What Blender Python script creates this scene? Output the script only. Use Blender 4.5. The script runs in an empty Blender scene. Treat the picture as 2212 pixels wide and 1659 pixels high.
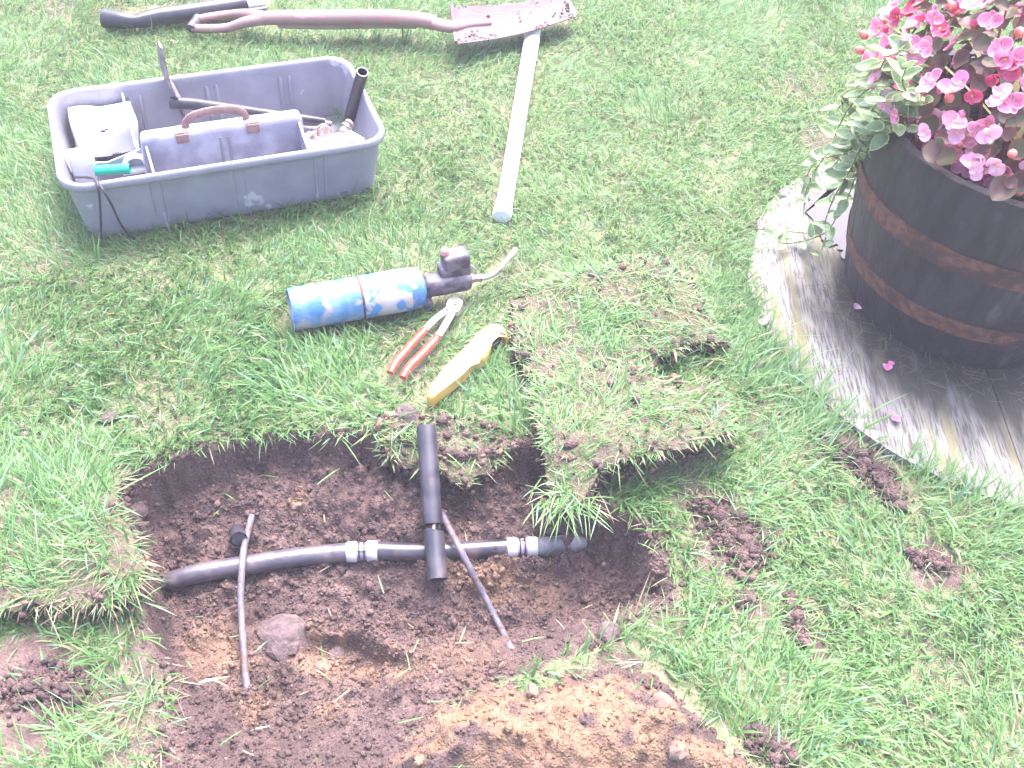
import bpy, bmesh, math, random
import numpy as np
from mathutils import Vector, Matrix

random.seed(7)
rng = np.random.default_rng(7)
R = math.radians
scene = bpy.context.scene
COL = scene.collection

# ------------------------------------------------------------------ camera, sky, sun, exposure
CAM_H, FOV, DOWN, ROLL = 1.6, 52.0, 46.0, 5.0
cam = bpy.data.cameras.new('camera')
cam.sensor_fit = 'HORIZONTAL'
cam.angle = R(FOV)
cam.clip_start = 0.02
cam.clip_end = 500
camo = bpy.data.objects.new('camera', cam)
COL.objects.link(camo)
CAM_ROT = Matrix.Rotation(R(90 - DOWN), 3, 'X') @ Matrix.Rotation(R(ROLL), 3, 'Z')
camo.matrix_world = Matrix.Translation((0, 0, CAM_H)) @ CAM_ROT.to_4x4()
scene.camera = camo

SUN_EL, SUN_AZ = 66.0, 12.0          # high hazy sun beyond the far side of the lawn
w = bpy.data.worlds.new('World')
scene.world = w
w.use_nodes = True
nt = w.node_tree
bg = nt.nodes['Background']
sky = nt.nodes.new('ShaderNodeTexSky')
sky.sky_type = 'NISHITA'
sky.sun_disc = False
sky.sun_elevation = R(SUN_EL)
sky.sun_rotation = R(SUN_AZ)
sky.air_density = 1.0
sky.dust_density = 7.0
sky.ozone_density = 1.0
nt.links.new(sky.outputs[0], bg.inputs[0])
bg.inputs[1].default_value = 0.15
sl = bpy.data.lights.new('sun', 'SUN')
sl.energy = 1.25
sl.angle = R(50)
sl.color = (1.0, 0.96, 0.94)
so = bpy.data.objects.new('sun', sl)
COL.objects.link(so)
so.rotation_euler = Vector((math.sin(R(SUN_AZ)) * math.cos(R(SUN_EL)), math.cos(R(SUN_AZ)) * math.cos(R(SUN_EL)), math.sin(R(SUN_EL)))).to_track_quat('Z', 'Y').to_euler()
vs = scene.view_settings
vs.view_transform = 'Standard'
vs.look = 'None'
vs.gamma = 1.0
vs.exposure = 2.65
vs.use_white_balance = True          # the camera's cool, slightly magenta white balance
vs.white_balance_temperature = 6000
vs.white_balance_tint = 15
scene.render.engine = 'CYCLES'
scene.cycles.max_bounces = 4
scene.cycles.diffuse_bounces = 2
scene.cycles.glossy_bounces = 2
scene.cycles.transmission_bounces = 3
scene.cycles.caustics_reflective = False
scene.cycles.caustics_refractive = False

# ------------------------------------------------------------------ helpers
FPX = 1106 / math.tan(R(FOV / 2))


def W(px, py, z=0.0):
    """a spot of the garden as measured on the photograph, at height z"""
    d = CAM_ROT @ Vector(((px - 1106) / FPX, -(py - 829.5) / FPX, -1))
    t = (z - CAM_H) / d.z
    return Vector((d.x * t, d.y * t, z))


def W2(px, py, z=0.0):
    v = W(px, py, z)
    return (v.x, v.y)


def hash2(ix, iy, s):
    h = np.sin(ix * 127.1 + iy * 311.7 + s * 74.7) * 43758.5453
    return h - np.floor(h)


def vnoise(x, y, s=0):
    ix, iy = np.floor(x), np.floor(y)
    fx, fy = x - ix, y - iy
    u, v = fx * fx * (3 - 2 * fx), fy * fy * (3 - 2 * fy)
    a, b = hash2(ix, iy, s), hash2(ix + 1, iy, s)
    c, d = hash2(ix, iy + 1, s), hash2(ix + 1, iy + 1, s)
    return (a * (1 - u) + b * u) * (1 - v) + (c * (1 - u) + d * u) * v


def fbm(x, y, sc, s=0, oct=3):
    x, y = np.asarray(x, float) * sc, np.asarray(y, float) * sc
    t, amp, tot = 0, 1.0, 0
    for o in range(oct):
        t = t + amp * vnoise(x + 17.3 * o, y - 9.1 * o, s + o)
        tot += amp
        amp *= .5
        x, y = x * 2.03, y * 2.03
    return t / tot                                     # 0..1


def domes(x, y, cell, s=0, keep=.8):
    """height of packed rounded lumps of uneven size"""
    x, y = np.asarray(x, float) / cell, np.asarray(y, float) / cell
    ix, iy = np.floor(x), np.floor(y)
    h = np.zeros(np.shape(x))
    for dx in (-1, 0, 1):
        for dy in (-1, 0, 1):
            cx, cy = ix + dx, iy + dy
            px, py = cx + hash2(cx, cy, s + 1), cy + hash2(cx, cy, s + 2)
            r = .28 + .5 * hash2(cx, cy, s + 3) ** 1.6
            d2 = ((x - px) ** 2 + (y - py) ** 2) / (r * r)
            h = np.maximum(h, np.where(hash2(cx, cy, s + 4) < keep, r * np.sqrt(np.clip(1 - d2, 0, 1)), 0))
    return h * cell


def sstep(t):
    t = np.clip(t, 0, 1)
    return t * t * (3 - 2 * t)


def inside(poly, x, y):
    r = np.zeros(np.shape(x), bool)
    n = len(poly)
    for i in range(n):
        x0, y0 = poly[i]
        x1, y1 = poly[(i + 1) % n]
        if y0 == y1:
            continue
        c = ((y0 > y) != (y1 > y)) & (x < (x1 - x0) * (y - y0) / (y1 - y0) + x0)
        r ^= c
    return r


def segdist(x, y, a, b):
    ax, ay = a
    dx, dy = b[0] - ax, b[1] - ay
    l2 = dx * dx + dy * dy + 1e-12
    t = np.clip(((x - ax) * dx + (y - ay) * dy) / l2, 0, 1)
    return np.hypot(x - ax - t * dx, y - ay - t * dy)


def polydist(poly, x, y, closed=True):
    d = None
    n = len(poly)
    for i in range(n if closed else n - 1):
        e = segdist(x, y, poly[i], poly[(i + 1) % n])
        d = e if d is None else np.minimum(d, e)
    return d


# ---- materials
def mat(name, c1, c2=None, scale=30, rough=.6, bump=0, bscale=120, metal=0, spec=.4, lo=.4, hi=.6,
        stretch=(1, 1, 1), c3=None, scale3=8, lo3=.5, hi3=.6, attr=False, coat=0, trans=0, sheen=0, alpha=None):
    m = bpy.data.materials.new(name)
    m.use_nodes = True
    n, l = m.node_tree.nodes, m.node_tree.links
    p = n['Principled BSDF']
    p.inputs['Roughness'].default_value = rough
    p.inputs['Metallic'].default_value = metal
    p.inputs['Specular IOR Level'].default_value = spec
    if coat:
        p.inputs['Coat Weight'].default_value = coat
    tc = n.new('ShaderNodeTexCoord')
    mp = n.new('ShaderNodeMapping')
    mp.inputs['Scale'].default_value = stretch
    l.new(tc.outputs['Object'], mp.inputs['Vector'])

    def noise(sc, det=6):
        t = n.new('ShaderNodeTexNoise')
        t.inputs['Scale'].default_value = sc
        t.inputs['Detail'].default_value = det
        l.new(mp.outputs[0], t.inputs['Vector'])
        return t

    def ramp(src, a, b):
        r = n.new('ShaderNodeMapRange')
        r.inputs[1].default_value = a
        r.inputs[2].default_value = b
        l.new(src, r.inputs[0])
        return r.outputs[0]

    def mix(f, a, b, mode='MIX'):
        x = n.new('ShaderNodeMix')
        x.data_type = 'RGBA'
        x.blend_type = mode
        l.new(f, x.inputs[0]) if hasattr(f, 'node') else setattr(x.inputs[0], 'default_value', f)
        for s, i in ((a, 6), (b, 7)):
            if hasattr(s, 'node'):
                l.new(s, x.inputs[i])
            else:
                x.inputs[i].default_value = (*s, 1)
        return x.outputs[2]
    if attr:
        at_ = n.new('ShaderNodeAttribute')
        at_.attribute_name = 'Col'
        base = at_.outputs['Color']
        if c1 is not None:
            t = noise(scale)
            base = mix(ramp(t.outputs[0], .3, .7), mix(1.0, base, c1, 'MULTIPLY'), mix(1.0, base, c2, 'MULTIPLY'))
    elif c2 is not None:
        t = noise(scale)
        base = mix(ramp(t.outputs[0], lo, hi), c1, c2)
    else:
        base = None
        p.inputs['Base Color'].default_value = (*c1, 1)
    if c3 is not None:
        t3 = noise(scale3)
        base = mix(ramp(t3.outputs[0], lo3, hi3), base if base is not None else c1, c3)
    if base is not None:
        l.new(base, p.inputs['Base Color'])
    if bump:
        b = n.new('ShaderNodeBump')
        b.inputs['Strength'].default_value = min(1, bump)
        b.inputs['Distance'].default_value = .004
        t = noise(bscale, 4)
        l.new(t.outputs[0], b.inputs['Height'])
        l.new(b.outputs[0], p.inputs['Normal'])
    if trans:
        tr = n.new('ShaderNodeBsdfTranslucent')
        ms = n.new('ShaderNodeMixShader')
        ms.inputs[0].default_value = trans
        if base is not None:
            l.new(base, tr.inputs['Color'])
        else:
            tr.inputs['Color'].default_value = (*c1, 1)
        l.new(p.outputs[0], ms.inputs[1])
        l.new(tr.outputs[0], ms.inputs[2])
        l.new(ms.outputs[0], n['Material Output'].inputs['Surface'])
    return m


MT = dict(
    grass=mat('grass', None, attr=True, rough=.45, spec=.4, trans=.42),
    ground=mat('earth', (.75, .75, .75), (1.25, 1.22, 1.2), scale=160, attr=True, rough=.9, bump=1, bscale=260, spec=.2),
    crumb=mat('crumb', (.7, .7, .7), (1.3, 1.28, 1.25), scale=220, attr=True, rough=.9, bump=.8, bscale=320, spec=.2),
    tray=mat('grey_plastic', (.205, .198, .235), (.245, .237, .275), scale=14, rough=.42, bump=.12, bscale=300, c3=(.42, .40, .43), scale3=15, lo3=.66, hi3=.70),
    tray_lid=mat('dusty_plastic', (.24, .23, .29), (.36, .345, .40), scale=16, rough=.5, bump=.12, bscale=300),
    rust_strap=mat('brown_strap', (.22, .13, .12), (.30, .17, .15), scale=60, rough=.5, bump=.3),
    rust=mat('rust', (.078, .035, .026), (.145, .066, .046), scale=55, rough=.85, bump=.7, bscale=200, c3=(.055, .03, .028), scale3=12),
    white=mat('white_plastic', (.78, .76, .78), rough=.45),
    paper=mat('white_paper', (.80, .78, .79), (.62, .60, .63), scale=12, rough=.8, lo=.5, hi=.8, bump=.3, bscale=40),
    rag=mat('white_rag', (.80, .77, .78), (.60, .56, .56), scale=22, rough=.9, bump=.6, bscale=90, lo=.5, hi=.75),
    black=mat('black_plastic', (.020, .018, .026), (.030, .027, .036), scale=30, rough=.32, spec=.5),
    black_dull=mat('black_plastic_scuffed', (.026, .023, .033), (.075, .068, .088), scale=26, rough=.42, bump=.2, lo=.45, hi=.75, stretch=(1, 1, 1)),
    pipe=mat('black_pipe', (.022, .02, .03), (.05, .044, .055), scale=24, rough=.30, spec=.6, c3=(.10, .065, .06), scale3=16, lo3=.58, hi3=.68),
    pipe_mud=mat('muddy_pipe', (.045, .040, .055), (.075, .064, .078), scale=20, rough=.36, spec=.6, c3=(.11, .086, .09), scale3=22, lo3=.5, hi3=.66, bump=.25),
    tape=mat('white_tape', (.50, .47, .47), (.36, .33, .34), scale=40, rough=.4, lo=.55, hi=.7),
    clear=mat('cloudy_sleeve', (.22, .2, .26), (.35, .32, .4), scale=30, rough=.25),
    cable=mat('grey_cable', (.085, .075, .10), (.14, .12, .14), scale=50, rough=.55, bump=.4, bscale=300, c3=(.10, .06, .05), scale3=30, lo3=.55),
    lead=mat('black_lead', (.03, .027, .038), rough=.45),
    steel=mat('dull_steel', (.42, .38, .40), (.56, .52, .53), scale=60, rough=.38, metal=.75, c3=(.22, .14, .11), scale3=40, lo3=.6, hi3=.7),
    brass=mat('dirty_brass', (.26, .19, .16), (.38, .33, .30), scale=70, rough=.5, metal=.4, bump=.3),
    iron=mat('old_iron', (.13, .11, .13), (.26, .22, .24), scale=40, rough=.55, metal=.3, bump=.4),
    blade=mat('spade_steel', (.105, .088, .098), (.16, .138, .15), scale=12, rough=.6, spec=.25, c3=(.12, .085, .088), scale3=9, lo3=.40, hi3=.54, bump=.5, bscale=120),
    red_paint=mat('faded_red_paint', (.42, .10, .14), (.40, .23, .26), scale=9, rough=.5, lo=.45, hi=.7, c3=(.27, .16, .15), scale3=25, lo3=.62, stretch=(.35, 1, 1)),
    wood_shaft=mat('brown_shaft_wood', (.28, .19, .16), (.36, .26, .22), scale=30, stretch=(.1, 1, 1), rough=.7),
    dark_grip=mat('dark_grip', (.03, .03, .045), (.08, .07, .09), scale=40, rough=.5),
    pale_wood=mat('pale_ash_handle', (.74, .70, .72), (.66, .60, .60), scale=40, stretch=(.08, 1, 1), rough=.55, lo=.4, hi=.8),
    blue=mat('worn_blue_paint', (.06, .155, .33), (.15, .26, .40), scale=20, rough=.42, c3=(.34, .29, .31), scale3=24, lo3=.53, hi3=.62, bump=.25),
    label=mat('worn_label', (.42, .40, .41), (.36, .33, .32), scale=25, rough=.55, c3=(.07, .22, .46), scale3=26, lo3=.53, hi3=.56),
    torch=mat('torch_head_plastic', (.05, .04, .055), (.13, .11, .13), scale=40, rough=.5, bump=.3),
    red=mat('red_grip', (.42, .045, .025), (.50, .10, .06), scale=60, rough=.38, lo=.5, hi=.75),
    pink_button=mat('faded_red_button', (.5, .22, .2), rough=.5),
    yellow=mat('worn_yellow_paint', (.52, .30, .07), (.58, .38, .13), scale=30, rough=.42, c3=(.22, .11, .06), scale3=36, lo3=.68, hi3=.74),
    green=mat('green_plastic', (.01, .33, .22), rough=.35),
    stave=mat('black_barrel_oak', (.026, .021, .026), (.040, .033, .039), scale=18, rough=.55, spec=.35, stretch=(2, 2, .6), bump=.6, bscale=60, c3=(.085, .072, .086), scale3=14, lo3=.60, hi3=.80),
    potting=mat('potting_soil', (.02, .014, .012), (.045, .03, .026), scale=60, rough=.95, bump=1),
    water=mat('puddle_water', (.05, .045, .05), rough=.06, spec=.5),
    stem_red=mat('begonia_stem', (.30, .06, .07), rough=.5),
    beg_green=mat('begonia_leaf_green', (.065, .095, .04), (.13, .085, .055), scale=25, rough=.45, spec=.5, trans=.2, lo=.35, hi=.65),
    beg_bronze=mat('begonia_leaf_bronze', (.085, .045, .045), (.14, .065, .055), scale=25, rough=.45, spec=.5, trans=.2),
    beg_edge=mat('begonia_leaf_edge', (.24, .07, .04), rough=.4, trans=.2),
    petal=mat('pink_petal', (.60, .15, .29), (.68, .29, .44), scale=45, rough=.6, trans=.3, lo=.35, hi=.65),
    petal_pale=mat('pale_pink_petal', (.74, .46, .58), (.66, .26, .43), scale=40, rough=.6, trans=.3, lo=.45, hi=.7),
    petal_deep=mat('deep_pink_petal', (.46, .04, .12), (.54, .09, .19), scale=45, rough=.6, trans=.25),
    pollen=mat('yellow_centre', (.85, .50, .04), rough=.7),
    bud=mat('red_bud', (.62, .12, .10), (.75, .30, .26), scale=50, rough=.5, trans=.2),
    vin_in=mat('vinca_leaf', (.19, .28, .135), (.28, .37, .20), scale=50, rough=.35, spec=.5, trans=.2),
    vin_edge=mat('vinca_margin', (.52, .58, .30), rough=.4, trans=.25),
    vin_stem=mat('vinca_stem', (.14, .17, .07), rough=.6),
    spike=mat('spiky_leaf', (.52, .54, .22), (.62, .60, .34), scale=20, rough=.45, trans=.25),
    ink=mat('black_print', (.03, .03, .04), rough=.6),
    stone=mat('ochre_stone', (.13, .083, .06), (.18, .125, .095), scale=50, rough=.85, bump=.5),
)


for mm_ in (MT['ground'], MT['crumb']):
    n, l = mm_.node_tree.nodes, mm_.node_tree.links
    p = n['Principled BSDF']
    old = p.inputs['Normal'].links[0].from_socket
    vo = n.new('ShaderNodeTexVoronoi')
    vo.inputs['Scale'].default_value = 210
    tcn = n.new('ShaderNodeTexCoord')
    l.new(tcn.outputs['Object'], vo.inputs['Vector'])
    bp = n.new('ShaderNodeBump')
    bp.invert = True
    bp.inputs['Strength'].default_value = .7
    bp.inputs['Distance'].default_value = .003
    l.new(vo.outputs['Distance'], bp.inputs['Height'])
    l.new(old, bp.inputs['Normal'])
    l.new(bp.outputs[0], p.inputs['Normal'])


# ---- mesh building
def tag(o, label=None, cat=None, group=None, kind=None):
    if label: o['label'] = label
    if cat: o['category'] = cat
    if group: o['group'] = group
    if kind: o['kind'] = kind
    return o


def thing(name, label, cat, loc=(0, 0, 0), rot=(0, 0, 0), group=None):
    o = bpy.data.objects.new(name, None)
    COL.objects.link(o)
    o.location = loc
    o.rotation_euler = rot
    o.empty_display_size = .05
    return tag(o, label, cat, group)


def link(name, me, parent=None, loc=None, rot=None, scale=None):
    o = bpy.data.objects.new(name, me)
    COL.objects.link(o)
    if parent: o.parent = parent
    if loc is not None: o.location = loc
    if rot is not None: o.rotation_euler = rot
    if scale is not None: o.scale = scale
    return o


def fin(bm, name, mats, angle=40):
    me = bpy.data.meshes.new(name)
    bmesh.ops.recalc_face_normals(bm, faces=bm.faces)
    for f in bm.faces: f.smooth = True
    bm.to_mesh(me)
    bm.free()
    for m in (mats if isinstance(mats, (list, tuple)) else [mats]): me.materials.append(m)
    me.set_sharp_from_angle(angle=R(angle))
    return me


def ob(name, bm, m, parent=None, angle=40, **k):
    return link(name, fin(bm, name, m, angle), parent, **k)


def BM():
    return bmesh.new()


def frames(path):
    path = [Vector(p) for p in path]
    n = len(path)
    T = [(path[min(i + 1, n - 1)] - path[max(i - 1, 0)]).normalized() for i in range(n)]
    up = Vector((0, 0, 1)) if abs(T[0].z) < .9 else Vector((0, 1, 0))
    nrm = (up - T[0] * up.dot(T[0])).normalized()
    out = []
    for i in range(n):
        nrm = (nrm - T[i] * nrm.dot(T[i])).normalized()
        out.append((path[i], T[i], nrm, T[i].cross(nrm)))
    return out


def tube(bm, path, rad, seg=14, caps=True, sx=1.0, sy=1.0, jit=0, mi=0, smooth=0):
    """a tube along path; rad one number or one per point; sx squashes sideways, sy along the normal"""
    if smooth:
        path, rad = resample(path, rad, smooth)
    fr = frames(path)
    if not isinstance(rad, (list, tuple)): rad = [rad] * len(fr)
    rings = []
    for (p, t, nn, b), r in zip(fr, rad):
        ring = []
        for k in range(seg):
            a = 2 * math.pi * k / seg
            q = p + nn * (math.cos(a) * r * sy) + b * (math.sin(a) * r * sx)
            if jit: q += Vector([random.uniform(-jit, jit) for _ in range(3)])
            ring.append(bm.verts.new(q))
        rings.append(ring)
    for i in range(len(rings) - 1):
        for k in range(seg):
            f = bm.faces.new((rings[i][k], rings[i][(k + 1) % seg], rings[i + 1][(k + 1) % seg], rings[i + 1][k]))
            f.material_index = mi
    if caps:
        bm.faces.new(rings[0][::-1]).material_index = mi
        bm.faces.new(rings[-1]).material_index = mi
    return rings


def resample(path, rad, n):
    P = [Vector(p) for p in path]
    if not isinstance(rad, (list, tuple)): rad = [rad] * len(P)
    out, ro = [], []
    for i in range(len(P) - 1):
        p0, p1, p2, p3 = P[max(i - 1, 0)], P[i], P[i + 1], P[min(i + 2, len(P) - 1)]
        for k in range(n):
            t = k / n
            out.append(.5 * ((2 * p1) + (p2 - p0) * t + (2 * p0 - 5 * p1 + 4 * p2 - p3) * t * t + (3 * p1 - p0 - 3 * p2 + p3) * t ** 3))
            ro.append(rad[i] * (1 - t) + rad[i + 1] * t)
    out.append(P[-1])
    ro.append(rad[-1])
    return out, ro


def pipe(bm, path, r, wall=.003, seg=20, jit=0, smooth=0):
    """an open hollow pipe"""
    if smooth: path, _ = resample(path, r, smooth)
    o = tube(bm, path, r, seg, caps=False)
    i = tube(bm, path, r - wall, seg, caps=False)
    for a, b in ((o[0], i[0]), (o[-1], i[-1])):
        for k in range(seg):
            bm.faces.new((a[k], a[(k + 1) % seg], b[(k + 1) % seg], b[k]))


def lathe(bm, prof, seg=32, axis='Z', mi=0):
    """prof: list of (radius, position along the axis)"""
    rings = []
    for r, z in prof:
        if r < 1e-5:
            rings.append([bm.verts.new((0, 0, z) if axis == 'Z' else (z, 0, 0))])
        else:
            rings.append([bm.verts.new((r * math.cos(2 * math.pi * k / seg), r * math.sin(2 * math.pi * k / seg), z) if axis == 'Z'
                                       else (z, r * math.cos(2 * math.pi * k / seg), r * math.sin(2 * math.pi * k / seg))) for k in range(seg)])
    for a, b in zip(rings, rings[1:]):
        for k in range(seg):
            q = [a[k % len(a)], a[(k + 1) % len(a)], b[(k + 1) % len(b)], b[k % len(b)]]
            q = list(dict.fromkeys(q))
            if len(q) >= 3: bm.faces.new(q).material_index = mi


def box(bm, c, s, bev=.003, seg=2, rot=None):
    m = Matrix.Translation(c) @ (rot.to_4x4() if rot else Matrix()) @ Matrix.Diagonal((*s, 1))
    r = bmesh.ops.create_cube(bm, size=1, matrix=m)
    if bev:
        ed = list({e for v in r['verts'] for e in v.link_edges})
        bmesh.ops.bevel(bm, geom=ed, offset=bev, segments=seg, affect='EDGES', profile=.5)


def extrude_outline(bm, pts, z0, z1, bev=.003):
    lo = [bm.verts.new((x, y, z0)) for x, y in pts]
    hi = [bm.verts.new((x, y, z1)) for x, y in pts]
    n = len(pts)
    bm.faces.new(lo[::-1])
    top = bm.faces.new(hi)
    for i in range(n):
        bm.faces.new((lo[i], lo[(i + 1) % n], hi[(i + 1) % n], hi[i]))
    if bev:
        bmesh.ops.bevel(bm, geom=list(top.edges), offset=bev, segments=2, affect='EDGES', profile=.5)


def rrect(L, Wd, r, n=6):
    pts = []
    for cx, cy, a0 in ((L / 2 - r, Wd / 2 - r, 0), (-L / 2 + r, Wd / 2 - r, 90), (-L / 2 + r, -Wd / 2 + r, 180), (L / 2 - r, -Wd / 2 + r, 270)):
        for k in range(n + 1):
            a = R(a0 + 90 * k / n)
            pts.append((cx + r * math.cos(a), cy + r * math.sin(a)))
    return pts


def loft(bm, loops, cap0=True, cap1=True):
    rings = [[bm.verts.new(p) for p in lp] for lp in loops]
    n = len(rings[0])
    for a, b in zip(rings, rings[1:]):
        for k in range(n):
            bm.faces.new((a[k], a[(k + 1) % n], b[(k + 1) % n], b[k]))
    if cap0: bm.faces.new(rings[0][::-1])
    if cap1: bm.faces.new(rings[-1])


def mesh_np(name, V, quads, tris, col, m):
    """mesh from numpy arrays with a colour per vertex"""
    me = bpy.data.meshes.new(name)
    V = np.asarray(V, np.float32)
    nq, ntr = (0 if quads is None else len(quads)), (0 if tris is None else len(tris))
    me.vertices.add(len(V))
    me.vertices.foreach_set('co', V.ravel())
    loops = np.concatenate([a.ravel() for a in (quads, tris) if a is not None]).astype(np.int32)
    starts = np.concatenate([np.arange(nq) * 4, nq * 4 + np.arange(ntr) * 3]).astype(np.int32)
    tot = np.concatenate([np.full(nq, 4), np.full(ntr, 3)]).astype(np.int32)
    me.loops.add(len(loops))
    me.loops.foreach_set('vertex_index', loops)
    me.polygons.add(nq + ntr)
    me.polygons.foreach_set('loop_start', starts)
    me.polygons.foreach_set('loop_total', tot)
    me.polygons.foreach_set('use_smooth', np.ones(nq + ntr, bool))
    me.update(calc_edges=True)
    if col is not None:
        a = me.color_attributes.new('Col', 'FLOAT_COLOR', 'POINT')
        c4 = np.ones((len(V), 4), np.float32)
        c4[:, :3] = col
        a.data.foreach_set('color', c4.ravel())
    me.materials.append(m)
    me.validate()
    return me


# ------------------------------------------------------------------ the lie of the land
# outline of the dug pit, with the run-out width of each side (steep cut sides, soft front)
PIT = [((245, 1040), .05), ((300, 1008), .03), ((375, 985), .03), ((430, 972), .03), ((560, 946), .03), ((680, 935), .03), ((800, 930), .035),
       ((900, 945), .05), ((1000, 985), .05), ((1060, 975), .035), ((1110, 952), .03), ((1200, 960), .03), ((1260, 1060), .04), ((1330, 1105), .04),
       ((1400, 1130), .045), ((1425, 1200), .045), ((1452, 1275), .05), ((1435, 1305), .08), ((1300, 1372), .14), ((1220, 1415), .16), ((1100, 1450), .16),
       ((980, 1500), .2), ((900, 1570), .25), ((830, 1680), .3), ((700, 1790), .34), ((450, 1790), .30), ((345, 1660), .16), ((390, 1560), .12),
       ((372, 1480), .08), ((335, 1420), .035), ((305, 1330), .03), ((292, 1200), .03), ((262, 1120), .03)]
PITP = [W2(*p) for p, _ in PIT]
PITW = [b for _, b in PIT]
HEAP = [W2(*p) for p in ((800, 1680), (850, 1600), (930, 1530), (1000, 1490), (1100, 1450), (1230, 1432), (1350, 1420), (1430, 1450), (1500, 1490), (1530, 1530),
                         (1600, 1580), (1680, 1640), (1760, 1700), (1700, 1800), (1200, 1850), (850, 1800))]
BC = Vector((1.04, 1.975))                # centre of the tub
DC, DR = Vector((1.19, 1.953)), .65       # round wooden platform
STEP_A, STEP_B = W2(690, 1315, -.1), W2(900, 1450, -.08)


def pit_frac(x, y):
    ins = inside(PITP, x, y)
    fr = np.ones(np.shape(x))
    n = len(PITP)
    for i in range(n):
        ww = (PITW[i] + PITW[(i + 1) % n]) / 2
        fr = np.minimum(fr, sstep(segdist(x, y, PITP[i], PITP[(i + 1) % n]) / ww))
    return np.where(ins, fr, 0)


def heap_frac(x, y):
    jx = x + (fbm(x, y, 14, 31) - .5) * .06
    jy = y + (fbm(x, y, 14, 32) - .5) * .06
    ins = inside(HEAP, jx, jy)
    d = polydist(HEAP, jx, jy)
    return np.where(ins, d, -d)


def base_z(x, y):
    return (fbm(x, y, 2.2, 1) - .5) * .022 + (fbm(x, y, 9, 2) - .5) * .012


def pit_floor(x, y):
    d = -.145 + .07 * np.clip((y - 1.12) / .2, 0, 1)                       # shallower shelf along the back
    d = d + (fbm(x, y, 6, 3) - .5) * .05
    # a broken step of firmer earth in the front half
    ax, ay = STEP_A
    bx, by = STEP_B
    L = math.hypot(bx - ax, by - ay)
    s = ((x - ax) * (-(by - ay)) + (y - ay) * (bx - ax)) / L + (fbm(x, y, 16, 6) - .5) * .05
    t = ((x - ax) * (bx - ax) + (y - ay) * (by - ay)) / L
    on = sstep((t + .05) / .08) * sstep((L + .10 - t) / .1) * (y < 1.0)
    d = d + on * (sstep(s / .025 + .5) * .045 * np.exp(-np.maximum(s, 0) / .22) - .025 * np.exp(-(s + .03) ** 2 / .002))
    return d


def ground_z(x, y):
    x, y = np.asarray(x, float), np.asarray(y, float)
    near = (x > -1.1) & (x < .75) & (y > .2) & (y < 1.7)
    z = base_z(x, y)
    if near.any():
        xn, yn = x[near], y[near]
        jx = xn + (fbm(xn, yn, 25, 7) - .5) * .03
        jy = yn + (fbm(xn, yn, 25, 8) - .5) * .03
        f = pit_frac(jx, jy)
        zn = z[near]
        z = z.copy()
        wx, wy = xn + (fbm(xn, yn, 90, 10, 2) - .5) * .012, yn + (fbm(xn, yn, 90, 11, 2) - .5) * .012
        amt = .35 + .9 * sstep((fbm(xn, yn, 8, 12) - .35) / .3)
        rel = (domes(wx, wy, .036, 20, .55) * .75 + domes(wx, wy, .017, 30) * 1.0) * amt + (fbm(xn, yn, 70, 5, 3) - .5) * .010 + (fbm(xn, yn, 11, 9) - .5) * .035
        z[near] = zn * (1 - f) + pit_floor(xn, yn) * f + rel * np.minimum(1, f * 5)
    # the platform is bedded flush with the turf
    r = np.hypot(x - DC.x, y - DC.y)
    k = sstep((DR + .10 - r) / .08)
    return z * (1 - k) + (-.012) * k


def gz(x, y):
    return float(ground_z(np.array([x]), np.array([y]))[0])


# bare and worn places in the turf: (px, py, radius m, strength)
BARE = [(2010, 1225, .05, 1), (2060, 1240, .035, 1), (1720, 1330, .03, 1), (1735, 1400, .03, 1), (60, 1490, .10, 1), (190, 1500, .06, .8), (40, 1540, .08, .8), (230, 1540, .05, .5),
        (1580, 1180, .09, .9), (1520, 1100, .07, .8), (1860, 975, .08, .9), (1920, 1050, .07, .9), (150, 1120, .05, .6), (1730, 190, .10, .5), (1790, 320, .10, .8), (1850, 280, .08, .6),
        (330, 1420, .05, .8), (330, 1600, .08, .7), (250, 1610, .05, .5), (2370, 1640, .06, .6), (1050, 930, .08, .5), (1640, 900, .05, .5), (1330, 1440, .06, .8), (1600, 1310, .04, .9),
        (110, 20, .08, .7), (60, 740, .1, .5), (950, 600, .08, .3), (1480, 560, .09, .5), (730, 700, .10, .3), (350, 880, .08, .4), (1450, 1350, .05, .7), (2050, 1450, .07, .4), (2330, 1500, .07, .5)]
BAREW = [(*W2(a, b), r, s) for a, b, r, s in BARE]


def bare(x, y):
    b = np.zeros(np.shape(x))
    jx = x + (fbm(x, y, 18, 41) - .5) * .09
    jy = y + (fbm(x, y, 18, 42) - .5) * .09
    for cx, cy, r, s in BAREW:
        b = np.maximum(b, s * sstep((r - np.hypot(jx - cx, jy - cy)) / (r * .5) + .3))
    n = fbm(x, y, 5, 43)
    return np.maximum(b, sstep((n - .68) / .12) * .35)


OCHRE = [(470, 1395, .09), (500, 1350, .05), (690, 1400, .08), (800, 1440, .06), (1000, 1225, .06), (1180, 1290, .06), (645, 1110, .02), (900, 1480, .06), (1000, 1470, .09), (560, 1520, .05),
         (720, 1560, .05), (1060, 1240, .07), (430, 1440, .05)]
OCHREW = [(*W2(a, b, -.12), r) for a, b, r in OCHRE]


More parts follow.
